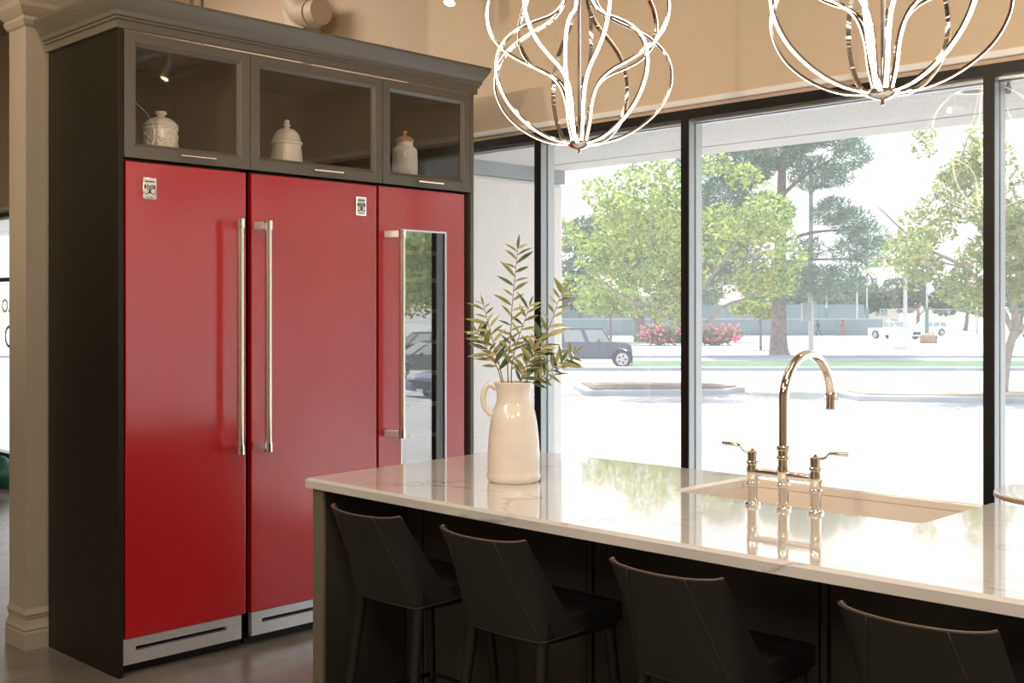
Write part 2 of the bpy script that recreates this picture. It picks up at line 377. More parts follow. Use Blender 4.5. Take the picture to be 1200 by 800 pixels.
# ceramic jars in the cabinet
def jar(name, label, x, y, prof, lidprof, mt='ceramic_white', lidmat=None, relief=None, tall=1.16):
    t = thing(name, label, 'jar', (x, y, 2.1725), 0, 'ceramic jars in the glass cabinets')
    bm = lathe(prof, 48)
    b = put('body', bm, mt, t, True, auto=50); put('lid', lathe(lidprof, 40), lidmat or mt, t, True, auto=50)
    if relief: relief(b)
    t.scale.z = tall
    return t
def relief1(b):
    bm = bmesh.new(); rr = random.Random(3)
    for i in range(110):
        a = rr.uniform(0, 2 * math.pi); z = rr.uniform(.02, .095); p = Vector((.0715 * math.cos(a), .0715 * math.sin(a), z)); s = rr.uniform(.005, .009)
        mtx = Matrix.Translation(p) @ Matrix.Rotation(a, 4, 'Z') @ Matrix.Rotation(rr.uniform(0, 3), 4, 'X') @ Matrix.Diagonal((.004, s, s * .5, 1))
        bmesh.ops.create_icosphere(bm, subdivisions=1, radius=1, matrix=mtx)
    for i in range(40):
        a = i * 2 * math.pi / 40; bmesh.ops.create_icosphere(bm, subdivisions=1, radius=.004, matrix=Matrix.Translation((.072 * math.cos(a), .072 * math.sin(a), .108)))
    put('relief', bm, 'ceramic_white', b, True)
def relief3(b):
    bm = bmesh.new()
    for k in range(10):
        a0 = k * 2 * math.pi / 10
        for q in (0, .35, .7):
            for s in (-1, 1):
                pts = []
                for j in range(5):
                    tt = j / 4; a = a0 + s * (1 - tt) * .31 * (1 - q * .8); pts.append((.0665 * math.cos(a), .0665 * math.sin(a), .02 + q * .03 + tt * (.085 - q * .03)))
                tube(pts, .0016, 5, bm)
    put('relief', bm, 'ceramic_white', b, True)
jar('cookie_jar', 'cream lidded jar with leafy relief in the left glass cabinet', -4.575, 2.500, [(0, 0), (.066, 0), (.070, .006), (.071, .02), (.071, .112), (.068, .117), (0, .117)], [(.060, .116), (.074, .117), (.075, .121), (.068, .128), (.055, .140), (.035, .149), (.016, .152), (.015, .158), (.024, .162), (.026, .168), (.022, .174), (0, .175)], relief=relief1)
jar('cookie_jar', 'smooth domed white jar with a stacked knob in the middle glass cabinet', -4.575, 3.150, [(0, 0), (.082, 0), (.081, .01), (.075, .05), (.070, .085), (.068, .108), (.066, .112), (0, .112)], [(.068, .108), (.0745, .110), (.0745, .118), (.068, .122), (.064, .138), (.052, .158), (.035, .170), (.016, .175), (.011, .180), (.017, .186), (.017, .192), (.009, .196), (.013, .201), (.013, .207), (0, .212)])
jar('cookie_jar', 'white jar with fan relief and turned wooden lid in the right glass cabinet', -4.565, 3.872, [(0, 0), (.060, 0), (.064, .006), (.066, .03), (.066, .122), (.060, .134), (.045, .142), (.042, .150), (.042, .162), (0, .162)], [(.047, .160), (.049, .164), (.044, .172), (.030, .180), (.012, .184), (.007, .190), (.011, .196), (.010, .202), (0, .205)], lidmat='wood_lid', relief=relief3, tall=1.34)

# ================================================================== RED APPLIANCES
def badge(par, y, z, h=.092, wd=.062):
    b = put('badge', bx(.0, .006, y - wd / 2, y + wd / 2, z - h / 2, z + h / 2), 'bright_chrome', par, bevel=.002)
    put('badge_face', bx(.006, .0068, y - wd / 2 + .006, y + wd / 2 - .006, z - h / 2 + .006, z + h / 2 - .006), 'badge_face', b)
    bm = bmesh.new(); X = .0072
    for s in (-1, 1):                                            # paired scrolls of the crest
        pts = [(X, y + s * (.004 + .013 * math.sin(q * .5) * (q / 7)), z - .028 + .007 * q - .002 * math.cos(q)) for q in range(8)]
        pts = [(X, y + s * a, z + c) for a, c in ((.002, -.012), (.007, -.020), (.014, -.026), (.019, -.024), (.020, -.018))]; tube(pts, .0016, 6, bm)
        pts = [(X, y + s * a, z + c) for a, c in ((-.004, -.020), (.003, -.008), (.009, -.002), (.015, .003))]; tube(pts, .0018, 6, bm)
        pts = [(X, y + s * a, z + c) for a, c in ((.001, -.004), (.002, .004), (.006, .012), (.011, .014), (.014, .010), (.011, .006), (.008, .008))]; tube(pts, .0016, 6, bm)
        bx(X - .001, X, y + s * .021 - .0035, y + s * .021 + .0035, z - .002, z + .014, bm)
    bx(X - .001, X, y - .022, y + .022, z + .026, z + .031, bm); bx(X - .001, X, y - .018, y + .018, z - .038, z - .0355, bm)
    put('crest', bm, 'black', b)
def handle(par, yb, yr, z0, z1):
    """yb: bar, yr: bracket roots"""
    xb = .085
    h = put('handle', tube([(xb, yb, z0 + .02), (xb, yb, z1 - .02)], .0150, 24), 'knurled', par, True, auto=40)
    for z in (z0, z1):
        s = 1 if z == z0 else -1
        put('handle_cap', tube([(xb, yb, z - .002 * s), (xb, yb, z + .038 * s)], .0185, 20), 'bright_chrome', h, True, auto=40)
        put('bracket', prism([(0, yr - .015), (0, yr + .015), (xb, yb + .012), (xb, yb - .012)], min(z + .001 * s, z + .035 * s), max(z + .001 * s, z + .035 * s)), 'steel', h, bevel=.002)
def fridge(label, y0, y1, yb, yr, bdg, name, cat, wine=False):
    t = thing(name, label, cat, (XF, (y0 + y1) / 2, 0)); yc = (y0 + y1) / 2
    box('body', (XBk + .03 - XF, -.04, y0 + .006 - yc, y1 - .006 - yc, .03, 2.128), 'black', t)
    if not wine:
        box('door', (-.036, 0, y0 - yc, y1 - yc, .156, 2.130), 'red_enamel', t, .003)
    else:
        g0, g1, gz0, gz1 = 3.752 - yc, 4.062 - yc, .62, 1.925; a, b = y0 - yc, y1 - yc
        bm = bmesh.new()
        rs = [[bm.verts.new((x, y, z)) for y, z in ((p, c), (q, c), (q, d), (p, d))] for x, p, q, c, d in ((-.036, a, b, .156, 2.13), (0, a, b, .156, 2.13), (0, g0, g1, gz0, gz1), (-.036, g0, g1, gz0, gz1))]
        for r1, r2 in zip(rs, rs[1:] + rs[:1]):
            for k in range(4): bm.faces.new((r1[k], r1[(k + 1) % 4], r2[(k + 1) % 4], r2[k]))
        d = put('door', bm, 'red_enamel', t)
        bm = bmesh.new(); rs = [[bm.verts.new((x, y, z)) for y, z in ((g0 + e, gz0 + e), (g1 - e, gz0 + e), (g1 - e, gz1 - e), (g0 + e, gz1 - e))] for x, e in ((-.03, 0), (.002, 0), (.002, .008), (-.03, .008))]
        for r1, r2 in zip(rs, rs[1:] + rs[:1]):
            for k in range(4): bm.faces.new((r1[k], r1[(k + 1) % 4], r2[(k + 1) % 4], r2[k]))
        put('glass_frame', bm, 'steel', d)
        pn = box('pane', (-.003, .003, -(g1 - g0) / 2 + .008, (g1 - g0) / 2 - .008, gz0 + .008, gz1 - .008), 'wine_glass', d); pn.location = (-.013, (g0 + g1) / 2, 0); pn.rotation_euler.z = R(-3.3)
        box('mullion_reflection', (-.0085, -.0075, g1 - .045, g1 - .008, gz0 + .008, gz1 - .008), 'black', d)  # dark strip over the glass, standing in for the window mullion's reflection
        for z in (.86, 1.02, 1.18, 1.34, 1.50, 1.66, 1.80): box('wine_shelf', (-.0385, -.020, g0 + .01, g1 - .05, z, z + .022), 'shelf_wood', t)
    box('hinge_cover', (-.12, -.04, y0 + .01 - yc, y1 - .01 - yc, 2.128, 2.142), 'black', t)
    # kick grille with a slot
    zz = ((.045, .100), (.122, .156)); ya, yb_ = y0 + .004 - yc - (.012 if 'left' in label else 0), y1 - .020 - yc
    bm = bx(-.03, -.004, ya, yb_, .048, .100); bx(-.03, -.004, ya, yb_, .118, .154, bm); bx(-.03, -.004, ya, ya + .055, .100, .118, bm); bx(-.03, -.004, yb_ - .075, yb_, .100, .118, bm)
    put('kick_grille', bm, 'steel', t)
    box('plinth', (-.09, -.06, y0 - yc, y1 - yc, 0, .05), 'black', t)
    handle(t, yb - yc, yr - yc, .885, 1.912)
    if bdg: badge(t, bdg - yc, 2.023)
fridge('tall red fridge on the left with white-and-black crest badge at its top left', 2.276, 2.849, 2.768, 2.812, 2.380, 'refrigerator', 'refrigerator')
fridge('tall red freezer in the middle with small crest badge at its top right', 2.878, 3.596, 2.912, 2.884 + .02, 3.497, 'freezer', 'freezer')
fridge('tall red wine cooler on the right with a framed glass door', 3.611, 4.190, 3.690, 3.660, None, 'wine_cooler', 'wine cooler', True)

# ================================================================== ISLAND
ZT = .914
isl = thing('kitchen_island', 'dark charcoal island base with recessed panels under the white counter', 'island', (-3.40, 2.43, 0))
def I(x0, x1, y0, y1, z0, z1): return (x0 + 3.40, x1 + 3.40, y0 - 2.43, y1 - 2.43, z0, z1)
box('end_panel', I(-3.374, -3.314, 2.434, 3.56, 0, .879), 'island_end', isl, .001)
box('inner_lining', I(-3.3138, -3.31, 2.445, 2.815, 0, .879), 'island_paint', isl)
bm = bx(*I(-3.31, -2.42, 2.83, 3.56, .0, .879)); bx(*I(-2.42, -1.30, 2.83, 3.06, 0, .879), bm); bx(*I(-2.42, -1.30, 3.06, 3.56, 0, .62), bm); bx(*I(-1.30, -.25, 2.83, 3.56, 0, .879), bm)
put('body', bm, 'island_paint', isl)
for a in (-3.31, -2.385, -1.555, -.725):
    b = min(a + .80, -.26)
    if a < -3.3: box('panel', I(-3.305, -3.235, 2.812, 2.83, .0, .874), 'island_paint', isl, .002); a = -3.232 + .022; b = -2.412
    box('panel', I(a + .003, b - .003, 2.812, 2.83, .09, .874), 'island_paint', isl, .002)
for a in (-3.222, -2.400, -1.570, -.742): box('stile', I(a - .009, a + .009, 2.808, 2.83, .0, .876), 'island_paint', isl, .001)
box('toe_board', I(-3.2, -.26, 2.80, 2.812, 0, .088), 'island_paint', isl)
# counter top: gently bowed front edge, sink cut-out open to the back
XS0, XS1, YS = -2.285, -1.437, 3.100
front = [(-3.405 + i / 16 * 3.205, 2.424 - .026 * math.sin(math.pi * min(1, i / 16 * 1.05)) ) for i in range(17)]
def arc(cx, cy, r, a0, a1, n=6): return [(cx + r * math.cos(R(a0 + (a1 - a0) * i / n)), cy + r * math.sin(R(a0 + (a1 - a0) * i / n))) for i in range(n + 1)]
outline = front + [(-.20, 3.597), (XS1, 3.597)] + [(XS1, YS + .03)] + arc(XS1 - .03, YS + .03, .03, 0, -90)[1:] + arc(XS0 + .03, YS + .03, .03, -90, -180) + [(XS0, 3.590), (-3.50, 3.587)]
bm = bmesh.new(); top = [bm.verts.new((x, y, ZT)) for x, y in outline]; n_ = len(outline)
def inset(p, i, e):
    a, b, c = Vector(p[i - 1]), Vector(p[i]), Vector(p[(i + 1) % len(p)]); d1 = (b - a).normalized(); d2 = (c - b).normalized()
    m1 = Vector((-d1.y, d1.x)); m2 = Vector((-d2.y, d2.x)); m = (m1 + m2).normalized(); return b + m * (e / max(.3, m.dot(m1)))
for v, i in zip(top, range(n_)):
    q = inset(outline, i, .009); v.co = (q.x, q.y, ZT)
mid = [bm.verts.new((x, y, ZT - .009)) for x, y in outline]; bot = [bm.verts.new((x, y, ZT - .035)) for x, y in outline]
bm.faces.new(top); bm.faces.new(bot[::-1])
for i in range(n_):
    j = (i + 1) % n_; bm.faces.new((bot[i], bot[j], mid[j], mid[i])); bm.faces.new((mid[i], mid[j], top[j], top[i]))
o = put('countertop', bm, 'quartz'); tag(o, 'long white veined quartz countertop of the island', 'countertop')
# sink
sk = thing('farmhouse_sink', 'white apron-front sink set in the back of the island counter', 'sink', ((XS0 + XS1) / 2, 3.33, .65)); cx = (XS0 + XS1) / 2
def ring4(bm, x0, x1, y0, y1, z, r=.03):
    p = arc(x1 - r, y1 - r, r, 0, 90, 4) + arc(x0 + r, y1 - r, r, 90, 180, 4) + arc(x0 + r, y0 + r, r, 180, 270, 4) + arc(x1 - r, y0 + r, r, 270, 360, 4)
    return [bm.verts.new((x - cx, y - 3.33, z - .65)) for x, y in p]
bm = bmesh.new(); zt = .8785
o1 = (XS0 - .012, XS1 + .012, YS - .012, 3.578); i1 = (XS0 + .008, XS1 - .008, YS + .008, 3.556)
rs = [ring4(bm, *o1, .65), ring4(bm, *o1, zt), ring4(bm, *i1, zt), ring4(bm, i1[0] + .004, i1[1] - .004, i1[2] + .004, i1[3] - .004, .69), ring4(bm, i1[0] + .02, i1[1] - .02, i1[2] + .02, i1[3] - .02, .675)]
for a, b in zip(rs, rs[1:]):
    for k in range(len(a)): j = (k + 1) % len(a); bm.faces.new((a[k], a[j], b[j], b[k]))
bm.faces.new(rs[0][::-1]); bm.faces.new(rs[-1]); put('basin', bm, 'sink_white', sk, True, auto=40)
box('apron_rim', (XS0 + .004 - cx, XS1 - .004 - cx, 3.556 - 3.33, 3.582 - 3.33, zt - .65, .9065 - .65), 'sink_white', sk, .004)
put('drain', lathe([(0, .0255), (.04, .0255), (.045, .03), (.05, .0265)], 24, closed=True), 'chrome', sk, True)
# bridge faucet
FX, FY = -1.828, 3.032
fc = thing('bridge_faucet', 'polished nickel bridge faucet with tall arched spout and two lever handles', 'faucet', (FX, FY, ZT))
def pillar(x, top, name):
    pf = [(0, 0), (.024, 0), (.024, .006), (.021, .010), (.0165, .012), (.0165, .062), (.020, .064), (.020, .070), (.0165, .073), (.0165, .088), (.019, .094), (.019, .114), (.0165, .12), (.0165, top - .032), (.0205, top - .030), (.0205, top - .024), (.017, top - .021), (.017, top), (.0, top)]
    return put(name, lathe(pf, 28, cx=x), 'nickel', fc, True, auto=35)
pillar(-.107, .158, 'valve_post'); pillar(.107, .158, 'valve_post')
pf = [(0, 0), (.024, 0), (.024, .006), (.021, .010), (.0175, .012), (.0175, .068), (.021, .070), (.021, .076), (.0175, .079), (.0175, .10), (.0195, .105), (.0195, .125), (.0175, .13), (.0175, .150), (.022, .152), (.022, .158), (.0185, .160), (.0185, .178), (.022, .180), (.022, .187), (.0145, .192), (0, .192)]
put('centre_post', lathe(pf, 28), 'nickel', fc, True, auto=35)
put('bridge_tube', tube([(-.107, 0, .103), (.107, 0, .103)], .0125, 20), 'nickel', fc, True, auto=40)
ra = .142; pts = [(0, 0, .18), (0, 0, .24), (0, 0, .30)] + [(0, ra - ra * math.cos(R(a)), .318 + ra * math.sin(R(a))) for a in range(0, 181, 10)]
put('spout', tube(pts, .0145, 24), 'nickel', fc, True, auto=60)
sp = put('spray_head', lathe([(0, .282), (.0155, .282), (.0165, .286), (.0155, .290), (.0155, .325), (.018, .327), (.018, .332), (.0155, .335), (.0145, .345), (0, .345)], 24, cy=2 * ra), 'nickel', fc, True, auto=35)
put('spray_button', tube([(.012, 2 * ra, .318), (.026, 2 * ra, .318)], [.004, .006], 10), 'nickel', sp, True)
for s in (-1, 1):
    lv = put('lever', lathe([(0, .156), (.0185, .157), (.0185, .163), (.012, .166), (.006, .168), (.006, .173), (0, .175)], 20, cx=s * .107), 'nickel', fc, True, auto=40)
    pts = spline([(s * .118, 0, .160), (s * .140, 0, .166), (s * .152, 0, .178), (s * .175, 0, .181), (s * .215, 0, .182)], 4)
    put('lever_arm', tube(pts, [.0045] * 8 + [.0045 + .0006 * min(i, 4) for i in range(len(pts) - 8)], 12), 'nickel', lv, True, auto=50)

# jug and branches
jx, jy = -2.807, 2.878
jg = thing('ceramic_jug', 'tall cream ceramic pitcher with a loop handle holding the branches', 'jug', (jx, jy, ZT))
pf = [(0, 0), (.083, 0), (.089, .006), (.094, .016), (.095, .026), (.091, .034), (.092, .045), (.091, .10), (.087, .16), (.081, .21), (.074, .248), (.064, .266), (.060, .280), (.059, .300), (.061, .320), (.066, .338), (.069, .344), (.066, .347), (.062, .342), (.056, .31), (.055, .28), (.066, .25), (.07, .2), (0, .18)]
put('body', lathe(pf, 48), 'ceramic_cream', jg, True, auto=60)
hd = Vector((-.72, -.70, 0))
pts = spline([hd * .060 + Vector((0, 0, .325)), hd * .085 + Vector((0, 0, .338)), hd * .102 + Vector((0, 0, .318)), hd * .106 + Vector((0, 0, .285)), hd * .098 + Vector((0, 0, .255)), hd * .078 + Vector((0, 0, .232))], 5)
put('handle', tube(pts, [.011] * 3 + [.010] * (len(pts) - 3), 14), 'ceramic_cream', jg, True)
BR = {
 'tallest upright leafy branch in the jug': ([(-2.815, 2.869, 1.15), (-2.822, 2.863, 1.313), (-2.815, 2.869, 1.402), (-2.811, 2.874, 1.522), (-2.803, 2.882, 1.641), (-2.796, 2.888, 1.735)], 11, 'twig'),
 'short leafy branch leaning far left out of the jug': ([(-2.825, 2.858, 1.15), (-2.841, 2.844, 1.283), (-2.866, 2.820, 1.358), (-2.886, 2.800, 1.408), (-2.899, 2.786, 1.438)], 8, 'twig'),
 'leafy branch leaning left between the tall one and the leftmost': ([(-2.82, 2.865, 1.15), (-2.837, 2.849, 1.283), (-2.856, 2.83, 1.387), (-2.871, 2.815, 1.468), (-2.884, 2.803, 1.537)], 8, 'twig'),
 'slim leafy branch just right of the tallest branch': ([(-2.805, 2.875, 1.15), (-2.813, 2.872, 1.283), (-2.803, 2.882, 1.379), (-2.781, 2.903, 1.468), (-2.766, 2.917, 1.532)], 7, 'twig'),
 'long leafy branch leaning right with small tip leaves': ([(-2.795, 2.882, 1.16), (-2.769, 2.915, 1.283), (-2.743, 2.94, 1.367), (-2.715, 2.967, 1.462), (-2.694, 2.988, 1.546), (-2.681, 3.001, 1.580)], 9, 'twig'),
 'low leafy branch spreading right over the counter': ([(-2.798, 2.88, 1.16), (-2.768, 2.915, 1.245), (-2.726, 2.957, 1.289), (-2.69, 2.993, 1.331), (-2.651, 3.03, 1.368)], 9, 'twig'),
 'bushy leafy branch in the right centre of the jug': ([(-2.80, 2.878, 1.16), (-2.786, 2.899, 1.283), (-2.758, 2.926, 1.367), (-2.743, 2.94, 1.43)], 9, 'twig'),
 'bushy branch with drooping leaves over the jug rim': ([(-2.80, 2.86, 1.16), (-2.775, 2.88, 1.262), (-2.752, 2.905, 1.33), (-2.735, 2.915, 1.375)], 8, 'twig'),
 'bare dark brown twig hanging out on the right': ([(-2.798, 2.884, 1.16), (-2.765, 2.922, 1.255), (-2.730, 2.955, 1.262), (-2.705, 2.980, 1.285), (-2.69, 2.994, 1.325)], 2, 'twig_dark'),
}
def leaf_mesh(l, wd, m):
    vs, fs = [], []; n = 6
    for i in range(n + 1):
        t_ = i / n; ww = wd * math.sin(math.pi * t_ ** .85) * .5 + .0004; zz = -.12 * l * t_ * t_
        vs += [(t_ * l, -ww, zz + ww * .35), (t_ * l, 0, zz), (t_ * l, ww, zz + ww * .35)]
    for i in range(n):
        for k in (0, 1): a = i * 3 + k; fs.append((a, a + 1, a + 4, a + 3))
    me = bpy.data.meshes.new('leaf'); me.from_pydata(vs, [], fs); me.materials.append(MT[m])
    for p in me.polygons: p.use_smooth = True
    return me
LM = [leaf_mesh(l, l * .20, m) for l in (.064, .078, .090) for m in ('olive_leaf', 'olive_leaf_pale', 'olive_leaf', 'olive_leaf_dark')]
view = Vector((-.7, .71, 0))
for bi, (lab, (pts, nl, tm)) in enumerate(BR.items()):
    base = Vector(pts[0]); t = thing('olive_branch', lab, 'branch', base, 0, 'branches in the jug')
    sp_ = [p - base for p in spline(pts, 6)]; n = len(sp_)
    put('stem', tube(sp_, [.0026 - .0018 * i / n for i in range(n)], 6), tm, t, True)
    rb = random.Random(bi + 20)
    if tm == 'twig_dark':
        bm = bmesh.new()
        for q in range(5):
            a = sp_[n - 4 - q * 4]; tube([a, a + Vector((rb.uniform(-.02, .03), rb.uniform(-.01, .03), rb.uniform(.02, .045)))], [.0012, .0005], 5, bm)
        put('side_twig', bm, tm, t)
    for k in range(int(nl * 2.4)):
        f = .30 + .70 * k / (int(nl * 2.4) - 1) if nl > 2 else .75 + .08 * k
        i = min(n - 2, int(f * (n - 1))); p = sp_[i].lerp(sp_[i + 1], (f * (n - 1)) % 1); tg = (sp_[min(i + 1, n - 1)] - sp_[max(0, i - 1)]).normalized()
        side = (1 if k % 2 else -1); right = tg.cross(view).normalized()
        d = (tg * rb.uniform(.35, .9) + right * side * rb.uniform(.6, 1) + view * rb.uniform(-.55, .55)).normalized()
        if k == int(nl * 2.4) - 1: d = tg
        o = bpy.data.objects.new('leaf', rb.choice(LM)); col.objects.link(o); o.parent = t
        X = d; Z = (-view + Vector((rb.uniform(-.5, .5), rb.uniform(-.5, .5), .7 + rb.uniform(-.4, .4)))).normalized(); Y = Z.cross(X).normalized(); Z = X.cross(Y)
        sc = rb.uniform(.62, 1.0) * (.72 if f > .92 else 1)
        mtx = Matrix((X, Y, Z)).transposed().to_4x4(); o.matrix_local = Matrix.Translation(p) @ mtx @ Matrix.Scale(sc, 4)

# ================================================================== STOOLS
def make_stool():
    t = empty('bar_stool'); nu, nv = 24, 14
    # wrapped shell: back panel folding forward into wings; u across, v up
    TB = [(0, .03), (.11, -.03), (.29, -.085), (.62, -.157), (1.05, -.247)]
    def edge_y(k):
        for (a0, b0), (a1, b1) in zip(TB, TB[1:]):
            if k <= a1: return b0 + (b1 - b0) * (k - a0) / (a1 - a0)
        return TB[-1][1]
    def edge_plan(u, z):                                      # plan position of shell at u in [-1,1]
        a = abs(u); s = 1 if u > 0 else -1; k = min(1.05, max(0, (z - .585) / .29))
        xs = .150 - .064 * k; ys = -.160 - .122 * k
        if a < .5: x = a / .5 * xs; y = ys - .012 * (1 - (a / .5) ** 2)
        else:
            q = (a - .5) / .5; xe = .172; ye = edge_y(k)
            x = xs + (xe - xs) * math.sin(q * math.pi / 2) ** .8; y = ys + (ye - ys) * (q ** 1.25)
        return Vector((s * x, y, z))
    bm = bmesh.new(); outer, inner = [], []
    for j in range(nv + 1):
        row, ri = [], []
        for i in range(nu + 1):
            u = -1 + 2 * i / nu
            a = abs(u); wing = max(0, (a - .5) / .5)
            ztop = .872 + .010 * wing; zb = .585 + .010 * wing
            z = zb + (ztop - zb) * j / nv
            p = edge_plan(u, z); row.append(p)
        outer.append(row)
    # inner offset
    for j in range(nv + 1):
        ri = []
        for i in range(nu + 1):
            a = outer[j][max(i - 1, 0)]; b = outer[j][min(i + 1, nu)]; d = (b - a); nrm = Vector((-d.y, d.x, 0)).normalized(); ri.append(outer[j][i] + nrm * .015)
        inner.append(ri)
    vo = [[bm.verts.new(p) for p in r] for r in outer]; vi = [[bm.verts.new(p) for p in r] for r in inner]
    for j in range(nv):
        for i in range(nu): bm.faces.new((vo[j][i], vo[j][i + 1], vo[j + 1][i + 1], vo[j + 1][i])); bm.faces.new((vi[j][i], vi[j + 1][i], vi[j + 1][i + 1], vi[j][i + 1]))
    for i in range(nu): bm.faces.new((vo[0][i], vi[0][i], vi[0][i + 1], vo[0][i + 1])); bm.faces.new((vo[nv][i], vo[nv][i + 1], vi[nv][i + 1], vi[nv][i]))
    for j in range(nv): bm.faces.new((vo[j][0], vo[j + 1][0], vi[j + 1][0], vi[j][0])); bm.faces.new((vo[j][nu], vi[j][nu], vi[j + 1][nu], vo[j + 1][nu]))
    sh = put('backrest', bm, 'leather', t, True, auto=50)
    e = [outer[nv][i].lerp(inner[nv][i], .5) + Vector((0, 0, .001)) for i in range(nu + 1)]
    side = lambda i: [outer[j][i].lerp(inner[j][i], .5) for j in range(nv, -1, -1)]
    put('edge_piping', tube(side(0)[::-1] + e[1:-1] + side(nu), .0032, 6), 'leather_edge', sh, True)
    put('edge_piping', tube([outer[0][i] + Vector((0, 0, -.002)) for i in range(nu + 1)], .0032, 6), 'leather', sh, True)
    for i in (int(nu * .25), int(nu * .75)):
        put('seam', tube([outer[j][i] + Vector((0, -.0008, 0)) for j in range(nv + 1)], .0016, 5), 'thread', sh, True)
    # seat cushion
    poly = [(-.160, -.15), (.160, -.15), (.172, .0), (.176, .17), (.165, .18), (-.165, .18), (-.176, .17), (-.172, .0)]
    put('seat', prism(poly, .587, .645), 'leather_seat', t, bevel=.008, seg=3)
    put('seat_frame', prism([(x * .93, y * .93) for x, y in poly], .572, .587), 'dark_metal', t)
    ft = {}
    for sx in (-1, 1):
        for sy in (-1, 1):
            a = Vector((sx * .140, -.142 if sy < 0 else .150, .580)); b = Vector((sx * .175, -.215 if sy < 0 else .200, 0))
            lg = put('leg', tube([a, b], [.0175, .0115], 16), 'dark_metal', t, True, auto=40)
            put('foot_cap', tube([b + Vector((0, 0, .012)), b], .0125, 12), 'black', lg, True, auto=40)
            f = (.580 - .24) / .58; ft[sx, sy] = a.lerp(b, f)
    for p, q in (((-1, -1), (-1, 1)), ((-1, 1), (1, 1)), ((1, 1), (1, -1))): put('footrest_bar', tube([ft[p], ft[q]], .0075, 10), 'dark_metal', t, True)
    return t
st0 = make_stool()
SL = ['black leather bar stool nearest the red fridges, leftmost at the island', 'black leather bar stool second from the fridges, whole seat front visible below the jug',
      'black leather bar stool below the faucet, third from the fridges', 'black leather bar stool in the lower right corner, only its back top in view']
for i, (x, y, rz) in enumerate(((-2.859, 2.505, 0), (-2.332, 2.505, 0), (-1.693, 2.505, 0), (-1.059, 2.505, 0))):
    o = st0 if i == 0 else copy_tree(st0)
    o.location = (x, y, 0); o.rotation_euler.z = R(rz); tag(o, SL[i], 'bar stool', 'stools along the island')

# ================================================================== PENDANTS
def make_pendant():
    t = empty('pendant_lamp')
    A = [(.020, .018), (.11, .030), (.195, .068), (.270, .130), (.312, .200), (.322, .262), (.305, .325), (.255, .380), (.185, .420), (.115, .452), (.068, .495), (.045, .56), (.036, .63), (.020, .70)]
    B = [(r, .718 - z) for r, z in A[::-1]]
    for k in range(14):
        P = A if k % 2 == 0 else B
        ang = R(k * 360 / 14); rd = Vector((math.cos(ang), math.sin(ang), 0)); tn = Vector((-math.sin(ang), math.cos(ang), 0))
        sp_ = spline([(r, 0, z) for r, z in P], 4)
        def ribbon(off, hw, th):
            bm = bmesh.new(); prev = None
            for i, p in enumerate(sp_):
                d = (sp_[min(i + 1, len(sp_) - 1)] - sp_[max(i - 1, 0)]).normalized(); nr = Vector((d.z, 0, -d.x))
                c = p + nr * off
                vs = [bm.verts.new(rd * (c.x + nr.x * b_) + Vector((0, 0, c.z + nr.z * b_)) + tn * a_) for a_, b_ in ((-hw, 0), (hw, 0), (hw, th), (-hw, th))]
                if prev:
                    for q in range(4): bm.faces.new((prev[q], prev[(q + 1) % 4], vs[(q + 1) % 4], vs[q]))
                else: bm.faces.new(vs)
                prev = vs
            bm.faces.new(prev[::-1]); return bm
        rb = put('rib', ribbon(-.004, .0065, .007), 'bright_chrome', t, True, auto=40)
        put('led_strip', ribbon(.003, .0052, .0022), 'led', rb, True, auto=40)
    put('hub', lathe([(0, -.016), (.005, -.015), (.007, -.010), (.005, -.004), (.018, -.001), (.034, .006), (.044, .016), (.046, .024), (0, .030)], 32), 'bright_chrome', t, True, auto=40)
    put('top_hub', lathe([(0, .69), (.030, .69), (.034, .70), (.030, .73), (.010, .75), (0, .75)], 28), 'bright_chrome', t, True, auto=40)
    put('stem', tube([(0, 0, .02), (0, 0, 2.195)], .006, 12), 'bright_chrome', t, True)
    put('canopy', lathe([(0, 2.19), (.06, 2.19), (.065, 2.2), (.065, 2.225), (0, 2.225)], 24), 'bright_chrome', t, True, auto=40)
    return t
pd0 = make_pendant()
for i, (x, y, lab) in enumerate(((-2.640, 3.035, 'glowing ribbon globe pendant lamp on the left, above the jug'), (-1.446, 2.900, 'glowing ribbon globe pendant lamp on the right, above the faucet'))):
    o = pd0 if i == 0 else copy_tree(pd0); o.location = (x, y, 2.074)
    o.rotation_euler.z = math.atan2(-y, -x) + R(-8); tag(o, lab, 'pendant lamp', 'pendant lamps over the island')

# ================================================================== PIPES, TRACK, ROUND TABLE, SMALL THINGS
def pipe(label, pts, r, collar=None):
    t = thing('wall_pipe', label, 'pipe', pts[-1], 0, 'painted pipes on the wall'); b = Vector(pts[-1]); q = [Vector(p) - b for p in pts]
    put('pipe', tube(q, r, 24), 'pipe_paint', t, True, auto=60)
    if collar:
        for c in collar:
            c0 = q[c]; d = (q[c + 1] - q[c]).normalized() if c + 1 < len(q) else (q[c] - q[c - 1]).normalized(); put('collar', tube([c0 - d * .012, c0 + d * .012], r * 1.1, 24), 'pipe_paint', t, True, auto=40)
    return t
def elbow(x, zt, zb, rad, y, L_): return [(x, y, ZC)] + [(x, y, zb + rad + .2 * 0)] + [(x + rad - rad * math.cos(R(a)), y, zb + rad - rad * math.sin(R(a))) for a in range(10, 91, 10)] + [(x + rad + L_, y, zb)]
pipe('thick tan pipe elbow above the cabinet, the upper of two', elbow(-6.52, 0, 3.49, .22, 4.54, .10), .088, [10])
pipe('tan pipe elbow tucked behind and below the thick one', elbow(-6.66, 0, 3.39, .24, 4.62, .02), .070, [10])
